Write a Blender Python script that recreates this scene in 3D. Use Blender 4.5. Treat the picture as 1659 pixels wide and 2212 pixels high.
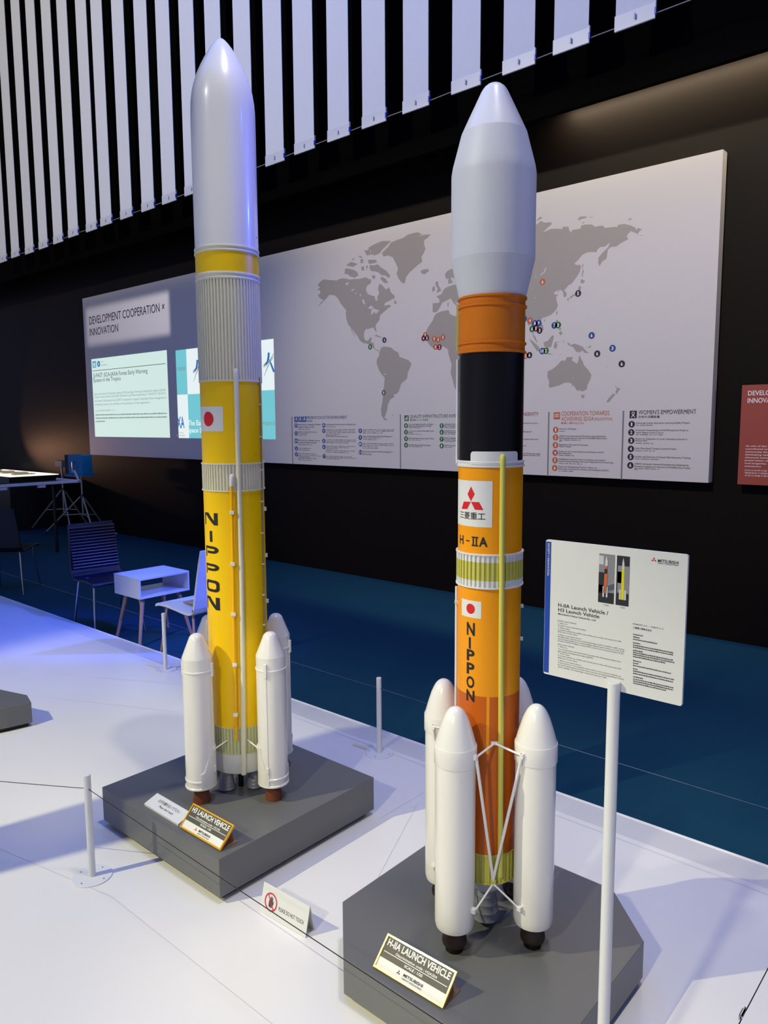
import bpy, bmesh, math, random
from mathutils import Matrix, Vector
from mathutils.geometry import tessellate_polygon

random.seed(7)
for _o in list(bpy.data.objects):
    bpy.data.objects.remove(_o, do_unlink=True)
SC = bpy.context.scene
COL = SC.collection
R = math.radians

# ------------------------------------------------------------------ camera
cam = bpy.data.cameras.new('camera')
cam.sensor_fit = 'AUTO'; cam.sensor_width = 36.0
cam.lens = 1617.92 / 2212 * 36.0
cam.clip_start = 0.05; cam.clip_end = 100
camo = bpy.data.objects.new('camera', cam); COL.objects.link(camo)
yaw, pitch, roll = -0.720680, 0.117173, -0.00575549
fwd = Vector((math.sin(yaw)*math.cos(pitch), math.cos(yaw)*math.cos(pitch), -math.sin(pitch)))
rgt = Vector((math.cos(yaw), -math.sin(yaw), 0)); upv = rgt.cross(fwd)
r2 = math.cos(roll)*rgt + math.sin(roll)*upv
u2 = -math.sin(roll)*rgt + math.cos(roll)*upv
camo.matrix_world = Matrix(((r2.x, u2.x, -fwd.x, 0), (r2.y, u2.y, -fwd.y, 0), (r2.z, u2.z, -fwd.z, 1.445), (0, 0, 0, 1)))
SC.camera = camo
SC.view_settings.view_transform = 'Standard'
SC.view_settings.look = 'None'
SC.view_settings.gamma = 1.0
SC.view_settings.use_curve_mapping = False
SC.view_settings.exposure = 0.0
SC.cycles.max_bounces = 6
SC.cycles.sample_clamp_indirect = 6.0

# ------------------------------------------------------------------ world, lamps of the hall and added fills
w = bpy.data.worlds.new('hall_ambient'); SC.world = w; w.use_nodes = True
w.node_tree.nodes['Background'].inputs[0].default_value = (0.588, 0.632, 1.0, 1)
w.node_tree.nodes['Background'].inputs[1].default_value = 0.340

def spot(name, loc, target, power, color, angle=40, blend=0.2, radius=0.05):
    l = bpy.data.lights.new(name, 'SPOT'); l.energy = power; l.color = color
    l.spot_size = R(angle); l.spot_blend = blend; l.shadow_soft_size = radius
    o = bpy.data.objects.new(name, l); COL.objects.link(o); o.location = loc
    o.rotation_euler = (Vector(target)-Vector(loc)).to_track_quat('-Z', 'Y').to_euler()
    return o

def area(name, loc, target, power, color, sx, sy):
    l = bpy.data.lights.new(name, 'AREA'); l.shape = 'RECTANGLE'; l.size = sx; l.size_y = sy
    l.energy = power; l.color = color
    o = bpy.data.objects.new(name, l); COL.objects.link(o); o.location = loc
    o.rotation_euler = (Vector(target)-Vector(loc)).to_track_quat('-Z', 'Y').to_euler()
    return o

def shutter(o, corners, soft):
    l = o.data; l.use_nodes = True; nt = l.node_tree
    em = [n for n in nt.nodes if n.type == 'EMISSION'][0]
    bpy.context.view_layer.update()
    inv = o.matrix_world.inverted()
    P = [inv @ Vector(c) for c in corners]
    U = [p.x/-p.z for p in P]; V = [p.y/-p.z for p in P]
    tc = nt.nodes.new('ShaderNodeTexCoord'); sp = nt.nodes.new('ShaderNodeSeparateXYZ')
    nt.links.new(tc.outputs['Normal'], sp.inputs[0])
    def m(op, a, b=None):
        n = nt.nodes.new('ShaderNodeMath'); n.operation = op
        for i, x in enumerate((a, b)):
            if x is None: continue
            if isinstance(x, (int, float)): n.inputs[i].default_value = x
            else: nt.links.new(x, n.inputs[i])
        return n.outputs[0]
    az = m('ABSOLUTE', sp.outputs[2])
    u = m('DIVIDE', sp.outputs[0], az); v = m('DIVIDE', sp.outputs[1], az)
    def ramp(x, a, b):
        n = nt.nodes.new('ShaderNodeMapRange'); n.interpolation_type = 'SMOOTHSTEP'
        nt.links.new(x, n.inputs[0]); n.inputs[1].default_value = a; n.inputs[2].default_value = b
        return n.outputs[0]
    # four shutter blades: line through two corners each (P order: TL TR BR BL)
    acc = None
    n4 = len(P); cu = sum(U)/n4; cv = sum(V)/n4
    for i in range(n4):
        a = (U[i], V[i]); b = (U[(i+1) % n4], V[(i+1) % n4])
        nx, ny = b[1]-a[1], -(b[0]-a[0]); L = math.hypot(nx, ny); nx /= L; ny /= L
        d = (cu-a[0])*nx + (cv-a[1])*ny
        if d < 0: nx, ny = -nx, -ny
        s = m('ADD', m('ADD', m('MULTIPLY', u, nx), m('MULTIPLY', v, ny)), -(a[0]*nx+a[1]*ny))
        r = ramp(s, -soft, soft)
        acc = r if acc is None else m('MULTIPLY', acc, r)
    nt.links.new(acc, em.inputs['Strength'])
_k = spot('key_spotlight', (-3.3, -1.5, 3.5), (-1.8, 1.0, 0.0), 510.0, (1.0, 0.941, 0.52), 130, 0.0, 0.014)
shutter(_k, [(-5.2, 3.4, 0), (1.5, 3.4, 0), (1.2, -.9, 0), (-4.6, -.9, 0)], 0.07)
_f = spot('front_spotlight', (-0.4, -2.4, 3.2), (-1.0, 1.8, 0.0), 294.0, (1.0, 0.939, 0.653), 90, 0.0, 0.08)
shutter(_f, [(-3.1, 3.3, 0), (-0.2, 3.0, 0), (-0.3, .7, 0), (-1.6, .7, 0)], 0.06)
_s = spot('side_spotlight', (-1.15, 1.38, 5.0), (-3.6, 1.6, 0.0), 180.0, (1.0, 0.944, 0.694), 110, 0.0, 0.04)
shutter(_s, [(-5.4, 2.3, 0), (-2.5, 2.3, 0), (-2.5, .95, 0), (-5.0, .95, 0)], 0.05)
spot('blue_back_spotlight', (2.6, 4.4, 4.6), (-1.8, 1.6, 1.3), 60.0, (0.0, 0.167, 1.0), 62, 0.4, 0.1)
spot('blue_floor_spotlight', (-4.4, 4.3, 5.0), (-5.0, 2.5, 0.0), 450.0, (0.0, 0.067, 1.0), 40, 1.0, 0.1)
spot('overhead_spotlight', (-0.3, 1.6, 8.0), (-0.4, 1.6, 0.0), 600.0, (1.0, 0.917, 0.792), 46, 1.0, 0.30)
spot('left_fairing_fill', (-2.7, -2.2, 4.9), (-1.2, 1.6, 2.0), 520.0, (1.0, 0.975, 0.8), 24, 0.8, 0.12)  # fill added to brighten the left sides of the fairings
spot('blue_fairing_fill', (0.5, 4.8, 3.2), (-2.1, 1.6, 2.2), 465.0, (0.019, 0.045, 1.0), 22, 0.6, 0.05)  # added blue fill, narrowed to tint the yellow rocket's fairing
_q = spot('slide_wall_fill', (-6.5, -1.5, 6.4), (-8.6, 5.69, 2.2), 90, (1.0, 0.98, 0.90), 60, 0.8, 0.1)  # weak fill added to lift the left part of the panel
shutter(_q, [(-14, 5.69, 3.6), (2, 5.69, 3.6), (2, 5.69, -1.5), (-14, 5.69, -1.5)], 0.02)
_b = spot('banner_spotlight', (-7.5, -5.0, 8.0), (-7.0, 5.0, 6.0), 2600.0, (1.0, 0.923, 0.731), 130, 0.0, 0.2)
shutter(_b, [(-15, 5, 9.2), (0.5, 5, 9.2), (0.5, 5, 3.80), (-15, 5, 3.72)], 0.02)
_p = spot('panel_spotlight', (-2.4, -0.8, 6.4), (-3.4, 5.69, 2.3), 1525.0, (1.0, 0.872, 0.623), 52, 0.7, 0.1)
shutter(_p, [(-12, 5.69, 3.6), (2, 5.69, 3.6), (2, 5.69, -1.5), (-12, 5.69, -1.5)], 0.02)
area('wall_washer', (-1.9, 5.66, 3.95), (-1.9, 5.74, 3.4), 28.8, (1.0, 0.806, 0.556), 2.4, 0.03)
area('overhead_soft_light', (-3.0, 1.5, 8.2), (-3.0, 1.5, 0), 340.0, (0.015, 0.176, 1.0), 9, 7)
spot('blue_rim_fill', (1.7, 3.4, 2.8), (-1.0, 1.6, 1.95), 40, (0.30, 0.28, 1.0), 17, 0.6, 0.05)  # blue fill added for the right side of the orange rocket's fairing
spot('blue_side_spotlight', (-1.7, 4.6, 2.4), (-4.5, 3.0, 0.35), 900, (0.06, 0.12, 1.0), 26, 0.6, 0.05)
spot('far_wall_fill', (-9.0, 8.0, 5.4), (-9.5, 11.5, 7.6), 320, (1.0, 0.86, 0.74), 130, 1.0, 0.3)  # added fill that lifts the far hall wall out of black
spot('doorway_lamp', (-14.2, 4.9, 1.0), (-11.9, 5.78, 1.9), 60, (1.0, 0.50, 0.28), 74, 0.5, 0.03)
spot('corridor_lamp', (0.9, 5.0, 2.1), (-1.7, 5.75, 1.7), 15, (1.0, 0.80, 0.66), 70, 0.8, 0.05)

# title beam: a profile projector with its shutters set to a rectangle
_tb = spot('title_projector', (-7.5, 1.6, 4.6), (-9.81, 5.69, 2.92), 560, (1.0, 0.93, 0.9), 60, 0.0, 0.02)
shutter(_tb, [(-10.91, 5.69, 3.17), (-8.71, 5.69, 3.17), (-8.71, 5.69, 2.63), (-10.91, 5.69, 2.63)], 0.012)
# ------------------------------------------------------------------ materials
def lin(c):
    return tuple(((x/255)/12.92 if x/255 <= 0.04045 else ((x/255+0.055)/1.055)**2.4) for x in c)
def mat(name, rgb, rough=0.5, metal=0.0, coat=0.0, spec=0.5, bump=0.0, scale=12.0, vary=0.015, trans=0.0, rvar=0.02):
    m = bpy.data.materials.new(name); m.use_nodes = True
    nt = m.node_tree; b = nt.nodes['Principled BSDF']
    col = lin(rgb)
    b.inputs['Metallic'].default_value = metal
    b.inputs['Specular IOR Level'].default_value = spec
    b.inputs['Coat Weight'].default_value = coat
    b.inputs['Coat Roughness'].default_value = 0.12
    if trans:
        b.inputs['Transmission Weight'].default_value = trans
    tc = nt.nodes.new('ShaderNodeTexCoord')
    ns = nt.nodes.new('ShaderNodeTexNoise'); ns.inputs['Scale'].default_value = scale; ns.inputs['Detail'].default_value = 3
    nt.links.new(tc.outputs['Object'], ns.inputs['Vector'])
    mr = nt.nodes.new('ShaderNodeMapRange')
    mr.inputs[3].default_value = max(0.02, rough-rvar); mr.inputs[4].default_value = min(1, rough+rvar)
    nt.links.new(ns.outputs[0], mr.inputs[0]); nt.links.new(mr.outputs[0], b.inputs['Roughness'])
    mx = nt.nodes.new('ShaderNodeMix'); mx.data_type = 'RGBA'
    mx.inputs[6].default_value = (*[c*(1-vary) for c in col], 1); mx.inputs[7].default_value = (*[min(1, c*(1+vary)) for c in col], 1)
    nt.links.new(ns.outputs[0], mx.inputs[0]); nt.links.new(mx.outputs[2], b.inputs['Base Color'])
    if bump:
        bp = nt.nodes.new('ShaderNodeBump'); bp.inputs['Strength'].default_value = bump; bp.inputs['Distance'].default_value = 0.002
        nt.links.new(ns.outputs[0], bp.inputs['Height']); nt.links.new(bp.outputs[0], b.inputs['Normal'])
    return m
def emit(name, rgb, strength):
    m = bpy.data.materials.new(name); m.use_nodes = True
    nt = m.node_tree; b = nt.nodes['Principled BSDF']
    b.inputs['Base Color'].default_value = (0.02, 0.02, 0.02, 1)
    b.inputs['Emission Color'].default_value = (*lin(rgb), 1); b.inputs['Emission Strength'].default_value = strength
    b.inputs['Roughness'].default_value = 0.6
    return m

# ------------------------------------------------------------------ text outlines (2-D)
_tc = {}
def text2d(s, bold=0.0):
    k = (s, bold)
    if k in _tc: return _tc[k]
    c = bpy.data.curves.new('t', 'FONT'); c.body = s; c.resolution_u = 3; c.offset = bold
    o = bpy.data.objects.new('t', c); COL.objects.link(o)
    bpy.context.view_layer.update()
    me = bpy.data.meshes.new_from_object(o.evaluated_get(bpy.context.evaluated_depsgraph_get()))
    vs = [(v.co.x, v.co.y) for v in me.vertices]; fs = [tuple(p.vertices) for p in me.polygons]
    bpy.data.objects.remove(o); bpy.data.curves.remove(c); bpy.data.meshes.remove(me)
    _tc[k] = (vs, fs); return _tc[k]
def is_cjk(s): return any(ord(ch) > 0x2e80 for ch in s)
def fit_text(s, u0, u1, v0, v1, bold=0.0):
    """outline of s with its left/right ends at u0/u1, base line at v0, capitals up to v1"""
    vs, fs = text2d(s, bold)
    x0 = min(v[0] for v in vs); x1 = max(v[0] for v in vs)
    if is_cjk(s):
        y0 = min(v[1] for v in vs); y1 = max(v[1] for v in vs)
    else:
        hv = text2d('H', bold)[0]; y0 = min(v[1] for v in hv); y1 = max(v[1] for v in hv)
    a = (u1-u0)/(x1-x0); b = (v1-v0)/(y1-y0)
    return [(u0+(x-x0)*a, v0+(y-y0)*b) for x, y in vs], fs
def box_text(s, u0, u1, v0, v1, bold=0.0):
    vs, fs = text2d(s, bold)
    x0 = min(v[0] for v in vs); x1 = max(v[0] for v in vs); y0 = min(v[1] for v in vs); y1 = max(v[1] for v in vs)
    return [(u0+(x-x0)/(x1-x0)*(u1-u0), v0+(y-y0)/(y1-y0)*(v1-v0)) for x, y in vs], fs
def poly2d(pts):
    tris = tessellate_polygon([[Vector((p[0], p[1], 0)) for p in pts]])
    return [tuple(p) for p in pts], [tuple(t) for t in tris]
def rect2d(u0, v0, u1, v1): return [(u0, v0), (u1, v0), (u1, v1), (u0, v1)], [(0, 1, 2, 3)]
def disc2d(u, v, ru, rv=None, n=20):
    rv = rv or ru
    return [(u+ru*math.cos(2*math.pi*i/n), v+rv*math.sin(2*math.pi*i/n)) for i in range(n)], [tuple(range(n))]
def ring2d(u, v, r0, r1, n=28):
    vs = []; fs = []
    for i in range(n):
        a = 2*math.pi*i/n
        vs += [(u+r0*math.cos(a), v+r0*math.sin(a)), (u+r1*math.cos(a), v+r1*math.sin(a))]
    for i in range(n):
        j = (i+1) % n; fs.append((2*i, 2*i+1, 2*j+1, 2*j))
    return vs, fs
def round_rect2d(u0, v0, u1, v1, r, top_only=False, n=5):
    pts = []
    for cx, cy, a0 in ((u1-r, v1-r, 0), (u0+r, v1-r, 90)):
        for i in range(n+1):
            a = R(a0+90*i/n); pts.append((cx+r*math.cos(a), cy+r*math.sin(a)))
    if top_only: pts += [(u0, v0), (u1, v0)]
    else:
        for cx, cy, a0 in ((u0+r, v0+r, 180), (u1-r, v0+r, 270)):
            for i in range(n+1):
                a = R(a0+90*i/n); pts.append((cx+r*math.cos(a), cy+r*math.sin(a)))
    return pts, [tuple(range(len(pts)))]

# ------------------------------------------------------------------ mesh builder
class B:
    def __init__(s): s.v = []; s.f = []; s.m = []; s.sm = []; s.mats = []
    def mi(s, m):
        if m not in s.mats: s.mats.append(m)
        return s.mats.index(m)
    def add(s, vs, fs, m, smooth=False):
        o = len(s.v); s.v += [tuple(v) for v in vs]; k = s.mi(m)
        for f in fs: s.f.append(tuple(i+o for i in f)); s.m.append(k); s.sm.append(smooth)
        return s
    def box(s, x0, x1, y0, y1, z0, z1, m, rz=0.0, piv=None):
        vs = [(x, y, z) for z in (z0, z1) for y in (y0, y1) for x in (x0, x1)]
        if rz:
            px, py = piv or ((x0+x1)/2, (y0+y1)/2); c, q = math.cos(rz), math.sin(rz)
            vs = [(px+(x-px)*c-(y-py)*q, py+(x-px)*q+(y-py)*c, z) for x, y, z in vs]
        return s.add(vs, [(0, 2, 3, 1), (4, 5, 7, 6), (0, 1, 5, 4), (2, 6, 7, 3), (0, 4, 6, 2), (1, 3, 7, 5)], m)
    def obox(s, c, ax, ay, az, m):
        c, ax, ay, az = map(Vector, (c, ax, ay, az))
        vs = [c+i*ax+j*ay+k*az for k in (-1, 1) for j in (-1, 1) for i in (-1, 1)]
        return s.add(vs, [(0, 2, 3, 1), (4, 5, 7, 6), (0, 1, 5, 4), (2, 6, 7, 3), (0, 4, 6, 2), (1, 3, 7, 5)], m)
    def lathe(s, prof, m, cx=0.0, cy=0.0, seg=64, a0=None, a1=None):
        vs = []; fs = []; full = a0 is None
        n = seg if full else seg+1
        for r, z in prof:
            for i in range(n):
                a = 2*math.pi*i/seg if full else R(a0+(a1-a0)*i/seg)
                vs.append((cx+max(r, 1e-5)*math.cos(a), cy+max(r, 1e-5)*math.sin(a), z))
        for j in range(len(prof)-1):
            for i in range(seg):
                k = (i+1) % n if full else i+1
                fs.append((j*n+i, j*n+k, (j+1)*n+k, (j+1)*n+i))
        return s.add(vs, fs, m, True)
    def cyl(s, r, z0, z1, m, cx=0.0, cy=0.0, seg=32, r1=None, bev=0.0):
        r1 = r if r1 is None else r1
        if bev: p = [(0, z0), (r-bev, z0), (r, z0+bev), (r1, z1-bev), (r1-bev, z1), (0, z1)]
        else: p = [(0, z0), (r, z0), (r1, z1), (0, z1)]
        return s.lathe(p, m, cx, cy, seg)
    def ribs(s, r0, r1, z0, z1, n, m, duty=0.4, bands=None):
        """corrugated cylinder: n raised ribs; bands = [(z, material)] splits it in height"""
        ang = []
        for i in range(n):
            a = 2*math.pi*i/n; d = 2*math.pi/n
            ang += [(a, r0), (a+d*(1-duty)-d*0.06, r0), (a+d*(1-duty), r1), (a+d-d*0.06, r1)]
        lv = bands or [(z0, m), (z1, None)]
        N = len(ang)
        for (za, mm), (zb, _) in zip(lv[:-1], lv[1:]):
            vs = [(r*math.cos(a), r*math.sin(a), z) for z in (za, zb) for a, r in ang]
            s.add(vs, [(i, (i+1) % N, N+(i+1) % N, N+i) for i in range(N)], mm)
        vs = [(r*math.cos(a), r*math.sin(a), z) for z in (z0, z1) for a, r in ang]
        s.add(vs, [tuple(range(N)), tuple(range(N, 2*N))], lv[0][1])
        return s
    def tube(s, pts, r, m, seg=12, cap=True):
        pts = [Vector(p) for p in pts]; vs = []; fs = []; n = len(pts)
        prev = None
        for i, p in enumerate(pts):
            t = (pts[min(i+1, n-1)]-pts[max(i-1, 0)]).normalized()
            ref = prev if prev is not None and abs(prev.dot(t)) < 0.98 else (Vector((0, 0, 1)) if abs(t.z) < 0.9 else Vector((1, 0, 0)))
            x = (ref-t*ref.dot(t)).normalized(); y = t.cross(x); prev = x
            rr = r[i] if isinstance(r, (list, tuple)) else r
            for k in range(seg):
                a = 2*math.pi*k/seg; vs.append(p+rr*(math.cos(a)*x+math.sin(a)*y))
        for i in range(n-1):
            for k in range(seg):
                q = (k+1) % seg; fs.append((i*seg+k, i*seg+q, (i+1)*seg+q, (i+1)*seg+k))
        if cap: fs += [tuple(range(seg)), tuple(range((n-1)*seg, n*seg))]
        return s.add(vs, fs, m, True)
    def prism(s, poly, z0, z1, m):
        n = len(poly)
        vs = [(x, y, z0) for x, y in poly]+[(x, y, z1) for x, y in poly]
        return s.add(vs, [tuple(range(n)), tuple(range(n, 2*n))]+[(i, (i+1) % n, n+(i+1) % n, n+i) for i in range(n)], m)
    def flat(s, shape, fn, m):
        """2-D shape laid on a plane: fn(u, v) -> xyz"""
        vs, fs = shape
        return s.add([fn(u, v) for u, v in vs], fs, m)
    def wrap(s, shape, r, m, step=0.004, cx=0.0, cy=0.0):
        """2-D shape (u = arc length, v = z) wrapped round a vertical cylinder"""
        vs, fs = shape
        bm = bmesh.new()
        bv = [bm.verts.new((u, v, 0)) for u, v in vs]
        for f in fs:
            try: bm.faces.new([bv[i] for i in f])
            except ValueError: pass
        u0 = min(v[0] for v in vs); u1 = max(v[0] for v in vs)
        k = u0+step
        while k < u1:
            bmesh.ops.bisect_plane(bm, geom=bm.verts[:]+bm.edges[:]+bm.faces[:], plane_co=(k, 0, 0), plane_no=(1, 0, 0))
            k += step
        bm.verts.index_update()
        out = [(cx+r*math.cos(v.co.x/r), cy+r*math.sin(v.co.x/r), v.co.y) for v in bm.verts]
        ff = [tuple(v.index for v in f.verts) for f in bm.faces]
        bm.free()
        return s.add(out, ff, m)
    def build(s, name, parent=None, loc=(0, 0, 0), rz=0.0, bevel=0.0, fix=True, auto=38):
        me = bpy.data.meshes.new(name)
        me.from_pydata(s.v, [], s.f)
        for m in s.mats: me.materials.append(m)
        me.polygons.foreach_set('material_index', s.m)
        me.polygons.foreach_set('use_smooth', s.sm)
        if fix:
            bm = bmesh.new(); bm.from_mesh(me)
            bmesh.ops.recalc_face_normals(bm, faces=bm.faces[:]); bm.to_mesh(me); bm.free()
        me.update()
        if any(s.sm): me.set_sharp_from_angle(angle=R(auto))
        o = bpy.data.objects.new(name, me); COL.objects.link(o)
        o.location = loc; o.rotation_euler = (0, 0, rz)
        if parent: o.parent = parent
        if bevel:
            b = o.modifiers.new('bevel', 'BEVEL'); b.width = bevel; b.segments = 2; b.limit_method = 'ANGLE'
        return o

def tag(o, label=None, cat=None, group=None, kind=None):
    if label: o['label'] = label
    if cat: o['category'] = cat
    if group: o['group'] = group
    if kind: o['kind'] = kind
    return o
def thing(name, label, cat, loc=(0, 0, 0), rz=0.0, group=None):
    o = bpy.data.objects.new(name, None); COL.objects.link(o)
    o.location = loc; o.rotation_euler = (0, 0, rz); o.empty_display_size = 0.1
    return tag(o, label, cat, group)
def dup(o, parent=None, loc=None, rz=None):
    c = o.copy(); COL.objects.link(c)
    if parent: c.parent = parent
    if loc is not None: c.location = loc
    if rz is not None: c.rotation_euler = (0, 0, rz)
    for ch in list(o.children):
        dup(ch, c)
    return c

WHITE = mat('white_gloss_paint', (240, 238, 234), 0.28, coat=0.4, rvar=0.004, vary=0.006)
SATIN = mat('white_satin_paint', (226, 227, 226), 0.42)
YELLOW = mat('golden_yellow_paint', (253, 206, 0), 0.36, spec=0.35)
PIPEYEL = mat('pipe_yellow_paint', (255, 190, 0), 0.32, spec=0.35)
CREAM = mat('cream_ribbed_paint', (228, 224, 198), 0.45)
PALEGREEN = mat('pale_green_cream_paint', (206, 208, 160), 0.45)
LIME = mat('yellow_green_paint', (204, 200, 92), 0.42)
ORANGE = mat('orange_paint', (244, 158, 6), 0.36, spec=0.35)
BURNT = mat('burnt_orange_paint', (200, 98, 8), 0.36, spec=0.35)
RUST = mat('upper_stage_orange_paint', (226, 124, 14), 0.42, spec=0.3)
BLACK = mat('black_gloss_paint', (7, 7, 8), 0.38, spec=0.3)
BROWN = mat('red_brown_nozzle', (120, 62, 40), 0.5)
DARKNOZ = mat('dark_brown_nozzle', (40, 28, 24), 0.4)
STEEL = mat('grey_engine_metal', (150, 152, 162), 0.36, metal=0.25)
PALEENG = mat('pale_grey_engine_paint', (196, 198, 206), 0.4)
RED = mat('signal_red_print', (214, 22, 34), 0.5)
INK = mat('black_ink', (24, 24, 26), 0.6)
GREYPRINT = mat('grey_print', (70, 70, 74), 0.7)
PLINTH = mat('dark_grey_laminate', (106, 107, 107), 0.36, bump=0.02, scale=300)
DARKFOOT = mat('dark_plinth_foot', (30, 30, 34), 0.6)
POST = mat('white_post_paint', (228, 229, 232), 0.35)
CHROME = mat('chrome', (200, 202, 206), 0.18, metal=1.0)
WIRE = mat('dark_wire', (52, 50, 46), 0.4, metal=0.6)
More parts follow.
